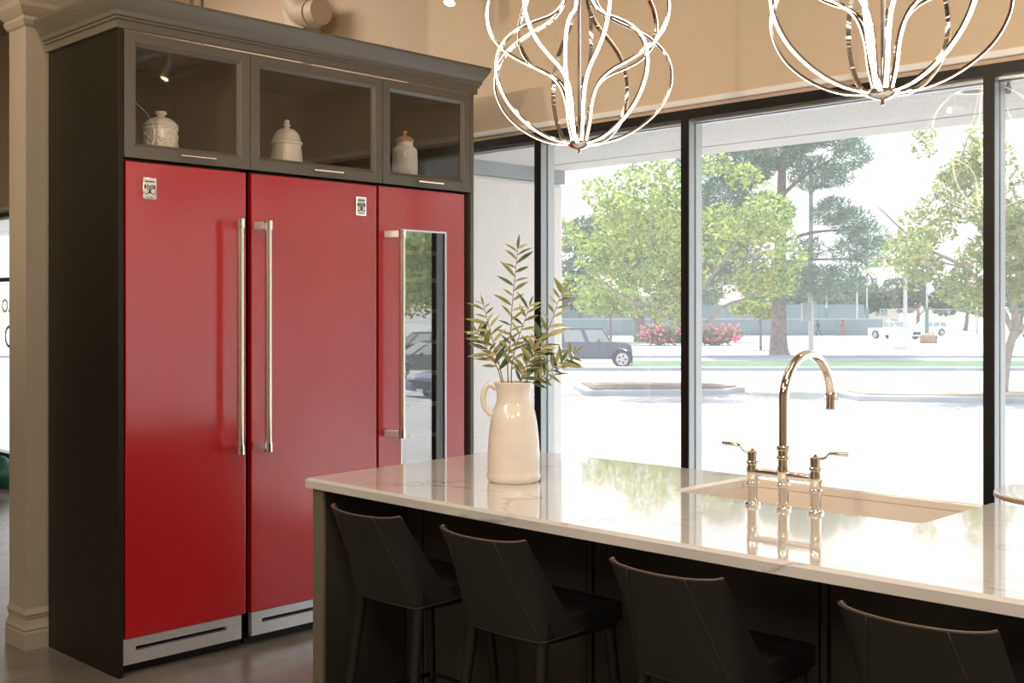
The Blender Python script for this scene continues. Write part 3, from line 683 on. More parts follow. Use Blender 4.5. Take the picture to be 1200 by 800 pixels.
for i, (x, r_, lab) in enumerate(((-7.99, .028, 'thin tan pipe running down the wall, left of the elbows'), (-8.13, .012, 'hair-thin conduit left of the thin tan pipe'), (-6.60, .022, 'thin tan pipe dropping below the two elbows'))):
    tag(put('wall_pipe', tube([(x, 4.68, ZC), (x, 4.68, 2.6)], r_, 10), 'pipe_paint', None, True), lab, 'pipe', 'painted pipes on the wall')
tr = thing('track_light_rail', 'white ceiling track in front of the window wall', 'track rail', (-5.2, 4.30, 3.42)); put('rail', bx(.1, 6.5, -.017, .017, 0, .03), 'trim_white', tr)
bm = bmesh.new()
for x in (1.9, 3.7, 5.6): tube([(x, 0, .03), (x, 0, .88)], .004, 6, bm)
put('hanger', bm, 'trim_white', tr)
def spot_head(x, y, z, aim, lab, power):
    t = thing('track_spotlight', lab, 'spotlight', (x, y, z), 0, 'spotlights on the ceiling tracks')
    put('bracket', tube([(0, 0, -.10), (0, 0, 0)], .008, 8), 'trim_white', t)
    a = Vector(aim).normalized(); c = Vector((0, 0, -.13)); hd_ = put('housing', tube([c - a * .075, c + a * .075], .040, 24), 'trim_white', t, True, auto=40)
    put('lens', tube([c + a * .0752, c + a * .0765], .030, 20), 'led_white', hd_)
    l = bpy.data.lights.new('spot_light', 'SPOT'); l.energy = power; l.color = WARM; l.spot_size = R(75); l.spot_blend = .6; l.shadow_soft_size = .04
    o = bpy.data.objects.new('spot_light', l); col.objects.link(o); o.parent = t; o.location = c + a * .09; o.rotation_euler = a.to_track_quat('-Z', 'Y').to_euler()
spot_head(-4.67, 4.30, 3.405, (.1, -.35, -1), 'white cylinder spotlight at the top edge above the cabinet end', 20)
spot_head(-1.20, 4.30, 3.42, (0, -.55, -1), 'white cylinder spotlight on the track above the window right of the pendants', 20)
tr = thing('track_light_rail', 'white ceiling track in the middle of the showroom', 'track rail', (-2, -.9, 3.5)); put('rail', bx(-3, 3, -.017, .017, 0, .03), 'trim_white', tr)
bm = bmesh.new()
for x in (-2.5, 0, 2.5): tube([(x, 0, .03), (x, 0, .8)], .004, 6, bm)
put('hanger', bm, 'trim_white', tr)
for x, aim, p in ((-4.5, (-.35, 1, -.05), 190), (-3.0, (-.1, 1, -.05), 170), (-1.6, (.1, 1, -.05), 170), (-.2, (.2, 1, -.05), 170)): spot_head(x, -.9, 3.5, aim, 'white cylinder spotlight on the middle track, %s' % {-4.5: 'nearest the red fridges', -3.0: 'second from the fridges', -1.6: 'third from the fridges', -.2: 'furthest from the fridges'}[x], p)

tb = thing('round_table', 'small round white-topped table at the right edge behind the island', 'table', (-1.375, 4.115, 0))
put('top', lathe([(0, .868), (.236, .868), (.240, .872), (.240, .884), (.236, .888), (0, .888)], 64), ['quartz'], tb, True, auto=40)
put('top_edge', lathe([(.2405, .870), (.2412, .872), (.2412, .882), (.2405, .884)], 64, closed=True), 'marble_edge', tb, True)
put('pole', tube([(0, 0, .02), (0, 0, .868)], .03, 20), 'dark_metal', tb, True)
put('base', lathe([(0, 0), (.19, 0), (.19, .008), (.04, .025), (0, .025)], 40), 'dark_metal', tb, True, auto=40)
bg_ = thing('cloth_bag', 'dark green and black bag slumped on the floor at the far left', 'bag', (-10.15, 4.0, 0))
def blob(sx, sy, sz, seed, cz=None):
    bm = bmesh.new(); bmesh.ops.create_icosphere(bm, subdivisions=3, radius=1); rr = random.Random(seed); ph = [rr.uniform(0, 6) for _ in range(4)]
    for v in bm.verts:
        k = 1 + .12 * math.sin(v.co.x * 4 + ph[0]) * math.cos(v.co.y * 5 + ph[1]) + .08 * math.sin(v.co.z * 7 + ph[2]); v.co = Vector((v.co.x * sx * k, v.co.y * sy * k, max(-.55, v.co.z * k) * sz + (sz * .55 if cz is None else cz)))
    return bm
put('body', blob(.22, .16, .17, 2), 'bag_green', bg_, True); put('flap', blob(.16, .12, .09, 5, .16), 'black', bg_, True)
put('strap', tube(spline([(-.15, -.1, .05), (-.25, -.18, .02), (-.1, -.26, .012), (.1, -.2, .012), (.18, -.1, .06)], 5), .010, 8), 'dark_metal', bg_, True)
tag(put('wasp_nest', blob(.011, .012, .030, 8, 2.425), 'nest', None, True), 'small brown mud nest under the window head beside the right mullion', 'nest').location = (-1.858, 4.835, 0)

# ================================================================== OUTSIDE: BUILDING PARTS
S(box('exterior_sidewalk', (-30, 25, YW + .14, 7.2, -.35, -.12), 'walk_concrete'))
sf = [(YW + .14, 2.55), (6.03, 2.55), (6.03, 2.562), (6.06, 2.562), (6.06, 2.55), (6.35, 2.55), (6.35, 2.95), (YW + .14, 2.95)]
bm = bmesh.new(); a = [bm.verts.new((-30, y, z)) for y, z in sf]; b = [bm.verts.new((25, y, z)) for y, z in sf]
bm.faces.new(a); bm.faces.new(b[::-1])
for i in range(len(sf)): j = (i + 1) % len(sf); bm.faces.new((a[i], b[i], b[j], a[j]))
S(put('exterior_soffit', bm, 'stucco'))
S(box('exterior_wall_above', (-30, 25, 4.86, 6.2, 2.95, 5.2), 'stucco'))
S(box('exterior_pier', (-5.98, -5.67, YW + .14, 6.34, -.12, 2.452), 'stucco_pink', bevel=.03))
S(box('exterior_pier_beam', (-6.0, -5.66, YW + .14, 6.345, 2.452, 2.551), 'beam_grey'))
lt = thing('soffit_light', 'round white recessed light in the stucco soffit outside', 'light', (-2.24, 5.4, 2.55)); put('ring', lathe([(.055, -.004), (.085, -.004), (.085, .001), (.055, .001), (.055, -.004)], 32, closed=True), 'trim_white', lt, True); put('diffuser', lathe([(0, -.001), (.054, -.001), (.054, .0), (0, .0)], 32), 'leaf_far', lt)

# ------------------------------------------------------------------ the street, turned 44 degrees to the shop front
ST = empty('site'); ST['kind'] = 'group'
s_, c_ = math.sin(R(YAW)), math.cos(R(YAW))
def P(r, d, z=-1.0): return Vector((-s_ * d + c_ * r, c_ * d + s_ * r, z))
G = -1.0
def street_rot(a=0): return R(YAW + a)
# ground: slopes down from the sidewalk, then flat
bm = bmesh.new(); ys = [(7.2, -.13), (9, -.22), (14, -.5), (20, -.85), (24, -1.0), (420, -1.0)]; prev = None
for y, z in ys:
    cur = [bm.verts.new((-420, y, z)), bm.verts.new((200, y, z))]
    if prev: bm.faces.new((prev[0], prev[1], cur[1], cur[0]))
    prev = cur
S(put('exterior_ground', bm, 'asphalt'))
def slab(name, lab, cat, r0, r1, d0, d1, z0, z1, m, kind=None, bev=0):
    ce = P((r0 + r1) / 2, (d0 + d1) / 2, G); o = box(name, (-(r1 - r0) / 2, (r1 - r0) / 2, -(d1 - d0) / 2, (d1 - d0) / 2, z0, z1), m, bevel=bev); o.location = ce; o.rotation_euler.z = street_rot()
    if kind == 'structure': S(o)
    else: tag(o, lab, cat, kind=kind)
    return o
slab('lawn_strip', 'strip of green lawn along the far kerb', 'grass', 5.5, 60, 50.3, 58.5, -.1, .06, 'lawn', 'stuff')
slab('dry_verge', 'bare brown verge left of the lawn strip', 'ground', -30, 5.45, 56.2, 60, -.1, .05, 'dry_grass', 'stuff')
slab('exterior_kerb', '', '', -2.5, 60, 49.6, 50.3, -.1, .16, 'curb', 'structure')
slab('exterior_kerb_far', '', '', -30, 60, 64.0, 64.5, -.1, .14, 'curb', 'structure')
def island(lab, pts, m):
    t = thing('planting_island', lab, 'traffic island', P(pts[0][0], pts[0][1]), street_rot(), 'parking lot planting islands')
    q = [(a - pts[0][0], b - pts[0][1]) for a, b in pts]
    put('kerb', prism(q, -.05, .16), 'curb', t, bevel=.04); c = (sum(x for x, y in q) / len(q), sum(y for x, y in q) / len(q))
    put('mulch', prism([(c[0] + (x - c[0]) * .9, c[1] + (y - c[1]) * .78) for x, y in q], .10, .20), m, t)
island('kerbed mulch island around the left tree', [(2.2, 34.6), (6.6, 35.2), (7.4, 36.5), (6.8, 37.8), (4.2, 39.2), (2.0, 38.5)], 'mulch')
island('pale kerbed island around the right tree', [(9.8, 32.6), (15, 31.6), (16.5, 33), (16, 36), (12.5, 36.2), (9.6, 34.4)], 'dry_grass')

# ------------------------------------------------------------------ trees
def leaves(cl, n, size, aspect, seed, droop=.3, needle=False):
    rr = random.Random(seed); vs, fs = [], []; wts = [b[3] * b[4] * b[5] for b in cl]; 
    for _ in range(n):
        b = rr.choices(cl, wts)[0]
        while True:
            q = Vector((rr.uniform(-1, 1), rr.uniform(-1, 1), rr.uniform(-1, 1)))
            if q.length < 1: break
        q = q * (q.length ** -.45) if q.length > .05 else q
        p = Vector((b[0] + q.x * b[3], b[1] + q.y * b[4], b[2] + q.z * b[5]))
        d = Vector((rr.gauss(0, 1), rr.gauss(0, 1), rr.gauss(0, .7) - droop)).normalized()
        if needle: d = (d + q.normalized() * .8 + Vector((0, 0, .5))).normalized()
        nrm = Vector((rr.gauss(0, 1), rr.gauss(0, 1), rr.gauss(0, 1))).normalized(); sd = d.cross(nrm).normalized()
        l = size * rr.uniform(.6, 1.3); ww = l * aspect; i = len(vs)
        vs += [p - d * l / 2, p + sd * ww / 2, p + d * l / 2, p - sd * ww / 2]; fs.append((i, i + 1, i + 2, i + 3))
    return vs, fs
def tree(name, lab, cat, base, trunk, tr_r, branches, cl, n, size, aspect, lm, bk, seed, needle=False, group=None):
    t = thing(name, lab, cat, base, street_rot(), group)
    put('trunk', tube(spline(trunk, 4), [tr_r[0] + (tr_r[1] - tr_r[0]) * (i / (4 * (len(trunk) - 1))) ** .7 for i in range(4 * (len(trunk) - 1) + 1)], 12), bk, t, True)
    for q, r in branches:
        sq = spline(q, 4); put('branch', tube(sq, [r * (1 - .75 * i / (len(sq) - 1)) for i in range(len(sq))], 8), bk, t, True)
    vs, fs = leaves(cl, n, size, aspect, seed, needle=needle); o = mesh('foliage', vs, fs, lm, t); o['kind'] = 'stuff'
    return t
GT = 'trees in and beyond the parking lot'
def clumps(seed, n, cx, cy, cz, rx, ry, rz, s0, s1):
    rr = random.Random(seed); o = []
    for _ in range(n):
        while True:
            q = [rr.uniform(-1, 1) for _ in range(3)]
            if sum(a * a for a in q) < 1: break
        s = rr.uniform(s0, s1); o.append((cx + q[0] * rx, cy + q[1] * ry, cz + q[2] * rz, s, s, s * .7))
    return o
# left leafy tree (trunk behind the middle mullion); local x = right, y = away
cL = clumps(1, 62, -.4, 0, 5.1, 4.0, 2.6, 2.7, .40, .95) + clumps(5, 10, -3.0, 0, 4.0, 1.2, 1.2, 1.2, .4, .8)
tree('leafy_tree', 'bright yellow-green leafy tree behind the middle mullion', 'tree', P(5.9, 37.3), [(0, 0, 0), (.1, 0, 1), (0, 0, 2.2), (.1, 0, 3.5), (0, 0, 5.5)], (.2, .06),
     [([(0, 0, 1.9), (-1.0, 0, 2.5), (-2.2, .2, 3.0), (-3.4, .3, 3.9)], .09), ([(0, 0, 1.7), (1.0, .1, 2.7), (2.0, 0, 3.1), (3.2, 0, 4.2)], .09), ([(0, 0, 2.8), (-1, .3, 4.4), (-1.8, .4, 6)], .06), ([(0, 0, 3), (1.2, -.3, 4.6), (1.8, -.4, 6.2)], .06), ([(0, 0, 2.6), (.3, 1, 4), (.2, 1.6, 5.5)], .05)],
     cL, 15500, .18, .5, 'leaf_bright', 'bark_pale', 11, group=GT)
cR = clumps(2, 58, -.5, 0, 4.9, 3.0, 2.0, 2.4, .30, .75) + clumps(3, 8, -3.3, 0, 4.2, .8, .8, 1.6, .15, .35) + clumps(6, 6, -1.4, 0, 7.6, 1.3, 1, .7, .2, .4) + clumps(9, 18, 2.0, 0, 4.6, 2.2, 1.6, 2.2, .4, .8)
tree('leafy_tree', 'sparse yellow-green tree with red-tipped leaves behind the right mullion', 'tree', P(14.3, 33.6), [(0, 0, 0), (.15, 0, 1.2), (.4, 0, 2.2), (.3, 0, 3.2)], (.17, .09),
     [([(.3, 0, 2.0), (-.2, 0, 3.0), (-1.2, 0, 3.9), (-2.4, 0, 4.5), (-3.6, 0, 5.6)], .09), ([(.3, 0, 1.7), (1.2, 0, 2.6), (2.6, 0, 3.2)], .09), ([(.3, 0, 2.8), (-.3, 0, 4.4), (-1.2, 0, 6.4), (-1.0, 0, 7.6)], .06), ([(.3, 0, 3.0), (.6, 0, 4.6), (.3, 0, 6.4)], .06), ([(-1, 0, 3.8), (-1.9, 0, 4.0), (-3, 0, 4.1)], .04)],
     cR, 19000, .17, .5, 'leaf_sparse', 'bark_pale', 12, group=GT)
# big pine
def needles_clumps(spec): return [(x, y, z, s, s, s * .75) for x, z, s in spec for y in (-.8, .8)]
pz = [(-3.2, 9.4, 1.5), (-2.0, 11, 1.7), (0, 12.2, 1.8), (1.6, 13.2, 1.6), (3.6, 12.8, 1.2), (4.2, 11.6, 1.0), (-1, 8.2, 1.7), (-3.0, 7.0, 1.6), (2.0, 10.6, 1.3), (3.4, 10.4, .9), (3.0, 8.4, 1.1), (4.2, 7.8, 1.1), (5.2, 7.0, 1.0), (4.0, 6.2, 1.0), (5.0, 5.6, .8),
      (-2.4, 5.2, 1.5), (-4.0, 5.0, 1.2), (0.8, 4.6, 1.3), (2.2, 4.4, 1.2), (3.6, 4.6, 1.0), (-4.2, 3.7, 1.0), (1.6, 6.2, .9), (-1.0, 4.0, 1.1), (4.8, 4.2, .7), (-4.6, 8.0, 1.2), (-5, 11, 1.2), (-3.4, 12.6, 1.3), (5.8, 6.4, .6), (2.8, 3.6, .7)]
tree('pine_tree', 'tall dark blue-green pine with a thick trunk behind the faucet', 'tree', P(15.55, 66.9), [(0, 0, 0), (-.05, 0, 1.0), (0, 0, 4), (.1, 0, 8), (.2, 0, 11.5), (.6, 0, 13)], (.68, .14),
     [([(0, 0, 6.6), (2, .3, 7.2), (4.4, .5, 7.4)], .14), ([(0, 0, 9.2), (1.6, 0, 10.6), (3.4, 0, 11.6)], .14), ([(0, 0, 5.4), (2, -.3, 5.6), (4.6, -.5, 5.6)], .12), ([(0, 0, 7), (-1.6, .3, 8), (-3.6, .4, 8.4)], .14), ([(0, 0, 4.6), (-2, 0, 4.9), (-4, 0, 4.7)], .12), ([(0, 0, 4.3), (1.5, 0, 4.2), (3, 0, 4.4)], .1)],
     needles_clumps(pz), 30000, .62, .10, 'pine_needles', 'bark', 13, True, GT)
# twin trunks behind the oleanders
for r, lab, lean in ((11.2, 'pale twin-stem tree behind the oleander hedge, left stem', -.4), (12.9, 'pale twin-stem tree behind the oleander hedge, right stem', .5)):
    tree('spreading_tree', lab, 'tree', P(r, 101), [(0, 0, 0), (0, 0, 2.2), (lean, 0, 4.5), (lean * 2, 0, 7)], (.55, .22), [([(0, 0, 1.6), (-1.4, 0, 3.2), (-3.2, 0, 4.2)], .28), ([(0, 0, 2), (1.2, 0, 3.4), (3.2, 0, 4.6)], .24)],
         clumps(int(r), 26, lean * 4, 0, 8.0, 5.5, 3, 2.6, 1.2, 2.0), 4500, .55, .5, 'leaf_far', 'bark', int(r) + 30, group=GT)
tree('young_tree', 'small round young tree beside the dark off-road vehicle', 'tree', P(7.9, 92), [(0, 0, 0), (0, 0, 2), (0, 0, 3.4)], (.11, .06), [([(0, 0, 2.2), (-.9, 0, 3), (-1.6, 0, 3.4)], .05)], clumps(41, 16, -.4, 0, 3.6, 2.6, 1.8, 1.0, .7, 1.1), 3800, .30, .5, 'leaf_bright', 'bark', 44, group=GT)
tree('young_tree', 'small young tree between the pine and the oleander bush', 'tree', P(16.8, 77.7), [(0, 0, 0), (0, 0, 2), (0, 0, 2.8)], (.10, .06), [([(0, 0, 1.8), (-.7, 0, 2.4), (-1.2, 0, 2.8)], .05)], clumps(42, 12, -.5, 0, 2.6, 1.5, 1.2, .7, .5, .8), 2600, .27, .5, 'leaf_bright', 'bark', 45, group=GT)
for i, (r, d, h, rx, lab) in enumerate(((8.0, 140, 9.5, 5, 'hazy tree at the left edge behind the stucco pier'), (3.0, 150, 8, 5, 'hazy dark tree hidden mostly behind the pier'), (45, 165, 6.5, 6, 'distant round tree right of the pine foliage'), (51, 170, 8.5, 6, 'distant tall tree behind the white pickup'),
      (58, 165, 9.5, 6, 'distant dark tree behind the white estate car'), (65, 165, 7.0, 6, 'distant low tree near the right mullion'), (75, 170, 8, 6, 'distant tree right of the right mullion'), (38, 160, 5.5, 4, 'distant small tree behind the court fence'), (24, 165, 7, 5, 'distant tree behind the pine trunk'), (-5, 135, 11, 6, 'distant tall tree far left beyond the pier'))):
    tree('distant_tree', lab, 'tree', P(r, d), [(0, 0, 0), (.3, 0, 2), (0, 0, h * .6)], (.35, .15), [([(0, 0, 1.8), (1.2, 0, 3), (2.4, 0, h * .5)], .16)], clumps(60 + i, 14, 0, 0, h * .62, rx * .8, rx * .5, h * .25, 1.2, 2.1), 2200, .8, .5, 'leaf_far', 'bark', 70 + i, group=GT)
def bush(lab, r, d, wd, h, seed):
    t = thing('oleander_bush', lab, 'bush', P(r, d), street_rot(), 'flowering oleanders')
    vs, fs = leaves(clumps(seed, 22, 0, 0, h * .5, wd / 2 * .85, .8, h * .28, .5, .8), 5200, .33, .32, seed); o = mesh('foliage', vs, fs, 'leaf_bush', t); o['kind'] = 'stuff'
    rr = random.Random(seed); bm = bmesh.new()
    for i in range(48): bmesh.ops.create_icosphere(bm, subdivisions=1, radius=rr.uniform(.08, .15), matrix=Matrix.Translation((rr.uniform(-wd / 2, wd / 2), rr.uniform(-1.5, -.9), rr.uniform(.3, h * .95))))
    o = put('flowers', bm, 'pink_flower', t); o['kind'] = 'stuff'
    bm = bmesh.new()
    for i in range(7): tube([(rr.uniform(-wd / 2, wd / 2) * .6, 0, 0), (rr.uniform(-wd / 2, wd / 2) * .8, 0, h * .5)], .04, 5, bm)
    put('stems', bm, 'bark', t)
bush('wide oleander hedge with pink flowers left of the middle mullion', 11.5, 89, 4.2, 1.75, 81); bush('oleander bush with pink flowers right of the middle mullion', 15.9, 89, 3.4, 1.7, 82)

# ------------------------------------------------------------------ cars
def car(name, lab, base, rz, m, Ln=4.8, Wd=1.85, H=1.75, kind='suv', wr=.37):
    t = thing(name, lab, 'car', base, rz, 'cars parked outside'); hw = Wd / 2; g = .28
    if kind == 'suv': low = [(-.5, g + .1), (-.5, .62 * H), (.16, .61 * H), (.40, .58 * H), (.475, .52 * H), (.5, .40 * H), (.495, g)]; up = [(-.485, .61 * H), (-.455, .98 * H), (-.1, H), (.02, .985 * H), (.175, .61 * H)]
    elif kind == 'boxy': low = [(-.5, g + .1), (-.5, .64 * H), (.25, .635 * H), (.44, .61 * H), (.485, .56 * H), (.5, .42 * H), (.495, g)]; up = [(-.49, .63 * H), (-.475, .98 * H), (-.1, H), (.185, .985 * H), (.285, .63 * H)]
    elif kind == 'sedan': low = [(-.5, g + .12), (-.495, .60 * H), (-.30, .66 * H), (.12, .62 * H), (.36, .55 * H), (.47, .45 * H), (.5, .33 * H), (.49, g)]; up = [(-.36, .64 * H), (-.18, .96 * H), (-.04, H), (.06, .97 * H), (.24, .60 * H)]
    else: low = [(-.5, g + .15), (-.5, .60 * H), (-.12, .60 * H), (.2, .60 * H), (.45, .55 * H), (.5, .45 * H), (.495, g)]; up = [(-.13, .60 * H), (-.11, .97 * H), (.02, H), (.08, .98 * H), (.2, .60 * H)]
    def shell(pf, w0, w1, z0, z1):
        bm = bmesh.new(); sides = []
        for s in (-1, 1):
            sides.append([bm.verts.new((x * Ln, s * (w0 + (w1 - w0) * max(0, (z - z0) / (z1 - z0))), z)) for x, z in pf])
        bm.faces.new(sides[0]); bm.faces.new(sides[1][::-1]); n = len(pf)
        for i in range(n): j = (i + 1) % n; bm.faces.new((sides[0][i], sides[1][i], sides[1][j], sides[0][j]))
        return bm
    arches = []
    full = low[:]
    wx = (-.32 * Ln, .315 * Ln) if kind != 'boxy' else (-.22 * Ln, .39 * Ln)
    # lower profile with wheel arches cut in
    bot = [(low[-1][0], g)]
    for cx_ in (wx[1], wx[0]):
        for a in range(0, 181, 20): bot.append(((cx_ + (wr + .07) * math.cos(R(a))) / Ln, max(g, wr + (wr + .07) * math.sin(R(a)))))
    bot.append((low[0][0], g))
    b = put('body', shell(low[:-1] + bot, hw, hw - .04, g, .6 * H), m, t, True, bevel=.03, auto=35)
    cb = put('cabin', shell(up, hw - .04, hw - .20, .6 * H, H), m, t, True, bevel=.04, auto=35)
    # side windows and screens set proud of the cabin by a few mm
    bm = bmesh.new()
    def lerp_side(x, z, s, e=.006): f = (z - .6 * H) / (.4 * H); return (x * Ln, s * (hw - .04 - .16 * max(0, f) + e), z)
    zb_, zt_ = .64 * H, .93 * H
    def xat(pf, z, rear):
        seg = list(zip(pf, pf[1:])); seg = seg if rear else seg[::-1]
        for (x0, z0), (x1, z1) in seg:
            if min(z0, z1) <= z <= max(z0, z1) and z0 != z1: return x0 + (x1 - x0) * (z - z0) / (z1 - z0)
        return pf[0][0]
    ra0, rb0, fa0, fb0 = xat(up, zb_, True), xat(up, zt_, True), xat(up, zb_, False), xat(up, zt_, False); k = 3 if kind != 'pickup' else 2
    for s in (-1, 1):
        for i in range(k):
            f0, f1 = i / k + .03, (i + 1) / k - .03
            q = [(ra0 + (fa0 - ra0) * f0, zb_), (ra0 + (fa0 - ra0) * f1, zb_), (rb0 + (fb0 - rb0) * f1, zt_), (rb0 + (fb0 - rb0) * f0, zt_)]
            bm.faces.new([bm.verts.new(lerp_side(x, z, s)) for x, z in q])
    for xs, sgn in (((fa0, fb0), 1), ((ra0, rb0), -1)):
        ww = (hw - .13, hw - .24); bm.faces.new([bm.verts.new((x * Ln + sgn * .012, s * w_, z + .01)) for x, z, w_, s in ((xs[0], zb_, ww[0], -1), (xs[0], zb_, ww[0], 1), (xs[1], zt_, ww[1], 1), (xs[1], zt_, ww[1], -1))])
    put('windows', bm, 'car_glass', cb)
    for cx_ in wx:
        for s in (-1, 1):
            y0 = s * (hw - .23); y1 = s * (hw - .01); wq = put('wheel', tube([(cx_, y0, wr), (cx_, y1, wr)], wr, 24), 'tyre', t, True, auto=40)
            put('rim', tube([(cx_, y1 - s * .01, wr), (cx_, y1 + s * .006, wr)], wr * .68, 20), 'rim', wq, True, auto=40)
            bm = bmesh.new()
            for q in range(5): a = q * 2 * math.pi / 5; tube([(cx_ + wr * .25 * math.cos(a), y1 + s * .009, wr + wr * .25 * math.sin(a)), (cx_ + wr * .5 * math.cos(a), y1 + s * .009, wr + wr * .5 * math.sin(a))], .035, 6, bm)
            put('rim_slots', bm, 'black', wq)
    for s in (-1, 1):
        put('headlamp', bx(.455 * Ln, .497 * Ln, s * (hw - .25) - .14, s * (hw - .25) + .14, .40 * H, .47 * H), 'lamp_clear', t, bevel=.02)
        put('tail_lamp', bx(-.505 * Ln, -.48 * Ln, s * (hw - .16) - .10, s * (hw - .16) + .10, .45 * H, .58 * H), 'lamp_red', t, bevel=.01)
        put('side_mirror', bx(.13 * Ln, .13 * Ln + .12, s * (hw + .02) - .1, s * (hw + .02) + .1, .62 * H, .70 * H), m, t, bevel=.02)
    put('grille', bx(.49 * Ln, .503 * Ln, -hw * .5, hw * .5, .25 * H, .40 * H), 'black', t, bevel=.01); put('number_plate', bx(-.508 * Ln, -.5 * Ln, -.16, .16, .38 * H, .44 * H), 'trim_white', t)
    put('front_plate', bx(.503 * Ln, .507 * Ln, -.16, .16, .20 * H, .26 * H), 'trim_white', t)
    return t
off = car('off_road_vehicle', 'dark blue boxy off-road vehicle outside left, facing right', P(3.35, 53.0), street_rot(-3), 'car_dark', 4.3, 1.9, 1.86, 'boxy', .41)
pk = car('pickup_truck', 'white pickup with roof rack facing the shop, beyond the lawn', P(37.0, 111), street_rot(-90 + 28), 'car_white', 5.3, 1.95, 1.75, 'pickup', .38)
put('roof_rack', bx(-.3, .5, -.7, .7, 1.95, 2.0, bx(-.3, -.2, -.7, .7, 1.7, 1.97)), 'car_white', pk)
car('estate_car', 'white estate car behind the pickup, tail to the right', P(45.6, 127), street_rot(180 + 20), 'car_white', 4.7, 1.9, 1.6, 'suv', .36)
car('parked_car', 'small pale blue car at the right edge of the window', P(54, 119), street_rot(-120), 'car_silver', 4.5, 1.8, 1.5, 'sedan', .34)
# cars seen mirrored in the wine cooler glass, parked to the right of the shop
car('blue_sedan', 'blue sedan mirrored in the wine cooler glass', (15.2, 19.9, -.85), R(-84), 'car_blue', 4.7, 1.85, 1.45, 'sedan', .34)
car('dark_sedan', 'dark grey car behind the blue one, mirrored in the wine cooler glass', (27.2, 26.2, -1.0), R(-70), 'car_grey', 4.7, 1.85, 1.45, 'sedan', .34)
car('dark_sedan', 'dark car furthest back in the wine cooler mirror image', (37.2, 32.4, -1.0), R(-70), 'car_dark', 4.7, 1.85, 1.6, 'suv', .34)
for i, (x, y) in enumerate(((38, 35), (50, 40), (30, 40), (12, 45), (62, 52), (44, 47))):
    tree('parking_tree', 'leafy tree mirrored in the wine cooler glass, %s' % ['nearest right', 'far right', 'nearest left', 'far left', 'rightmost far', 'middle far'][i], 'tree', (x, y, -1), [(0, 0, 0), (0, 0, 2), (0, 0, 4)], (.22, .1), [([(0, 0, 2), (1.2, 0, 3), (2, 0, 4)], .1)], clumps(90 + i, 26, 0, 0, 5.2, 3.6, 3.6, 2.8, .9, 1.6), 5000, .42, .5, 'leaf_bright', 'bark', 95 + i, group=GT)
car('parked_car', 'pale blue car seen through the far left window', (-31, 17, -.6), R(190), 'car_silver', 4.6, 1.85, 1.5, 'sedan', .34)
# agaves outside the far left window
for i, (x, y, lab) in enumerate(((-12.2, 5.6, 'blue-green agave outside the far left window, nearer'), (-12.9, 6.2, 'blue-green agave outside the far left window, further back'), (-11.2, 6.6, 'blue-green agave outside the far left window, rightmost'))):
    t = thing('agave', lab, 'plant', (x, y, -.12), 0, 'agaves outside the window'); rr = random.Random(i)
    for k in range(22):
        a = k * 2.399; tilt = .25 + 1.0 * (k / 22); l = rr.uniform(.55, .8); vs, fs = [], []
        d = Vector((math.cos(a) * math.sin(tilt), math.sin(a) * math.sin(tilt), math.cos(tilt))); sd = Vector((-math.sin(a), math.cos(a), 0)); nn = d.cross(sd)
        for q in range(6):
            f = q / 5; ww = .05 * (1 - f) ** .5 * (.6 + f); c = d * l * f + Vector((0, 0, -.1 * f * f)); vs += [c - sd * ww, c + nn * -.012, c + sd * ww]
        for q in range(5):
            for z in (0, 1): b = q * 3 + z; fs.append((b, b + 1, b + 4, b + 3))
        mesh('leaf', vs, fs, 'agave', t, True)
for i, (x, y, h) in enumerate(((-24, 14, 6), (-36, 20, 8), (-45, 24, 9))):
    tree('parking_tree', ['leafy tree seen through the far left window, nearest', 'leafy tree seen through the far left window, behind the pale car', 'leafy tree seen through the far left window, furthest'][i], 'tree', (x, y, -1), [(0, 0, 0), (0, 0, 2), (0, 0, 4)], (.22, .1), [([(0, 0, 2), (1.2, 0, 3), (2, 0, 4)], .1)], clumps(110 + i, 22, 0, 0, h * .65, 2.6, 2.6, h * .28, .8, 1.3), 3800, .36, .5, 'leaf_bright', 'bark', 115 + i, group=GT)

# ------------------------------------------------------------------ court fence, poles, buildings, people
fn = thing('court_fence', 'long grey-green windscreen fence of the sports court', 'fence', P(0, 124), street_rot()); 
for x in range(-10, 40, 5):
    put('windscreen', bx(x + .06, x + 4.94, -.02, .02, .05, 1.8), 'fence_mesh', fn)
    put('post', tube([(x, 0, 0), (x, 0, 2.0)], .05, 8), 'fence_post', fn)
put('top_rail', tube([(-10, 0, 1.85), (40, 0, 1.85)], .04, 6), 'pole_pale', fn)
fn = thing('court_fence', 'second windscreen fence further back on the court', 'fence', P(0, 150), street_rot())
for x in range(-14, 46, 6):
    put('windscreen', bx(x + .06, x + 5.94, -.02, .02, 1.2, 3.6), 'fence_mesh', fn); put('post', tube([(x, 0, 0), (x, 0, 3.8)], .06, 8), 'fence_post', fn)
fn = thing('chain_link_fence', 'pale chain-link fence right of the parked white cars', 'fence', P(48, 150), street_rot())
for x in range(0, 40, 3): put('post', tube([(x, 0, 0), (x, 0, 3.0)], .05, 6), 'pole_pale', fn)
bm = bmesh.new()
for i in range(150):
    x = i * .26
    if x + 1.5 < 39: tube([(x, 0, .1), (x + 1.5, 0, 3.0)], .008, 3, bm); tube([(x + 1.5, 0, .1), (x, 0, 3.0)], .008, 3, bm)
o = put('mesh_wire', bm, 'pole_pale', fn); o['kind'] = 'stuff'
put('top_rail', tube([(0, 0, 3), (39, 0, 3)], .04, 6), 'pole_pale', fn)
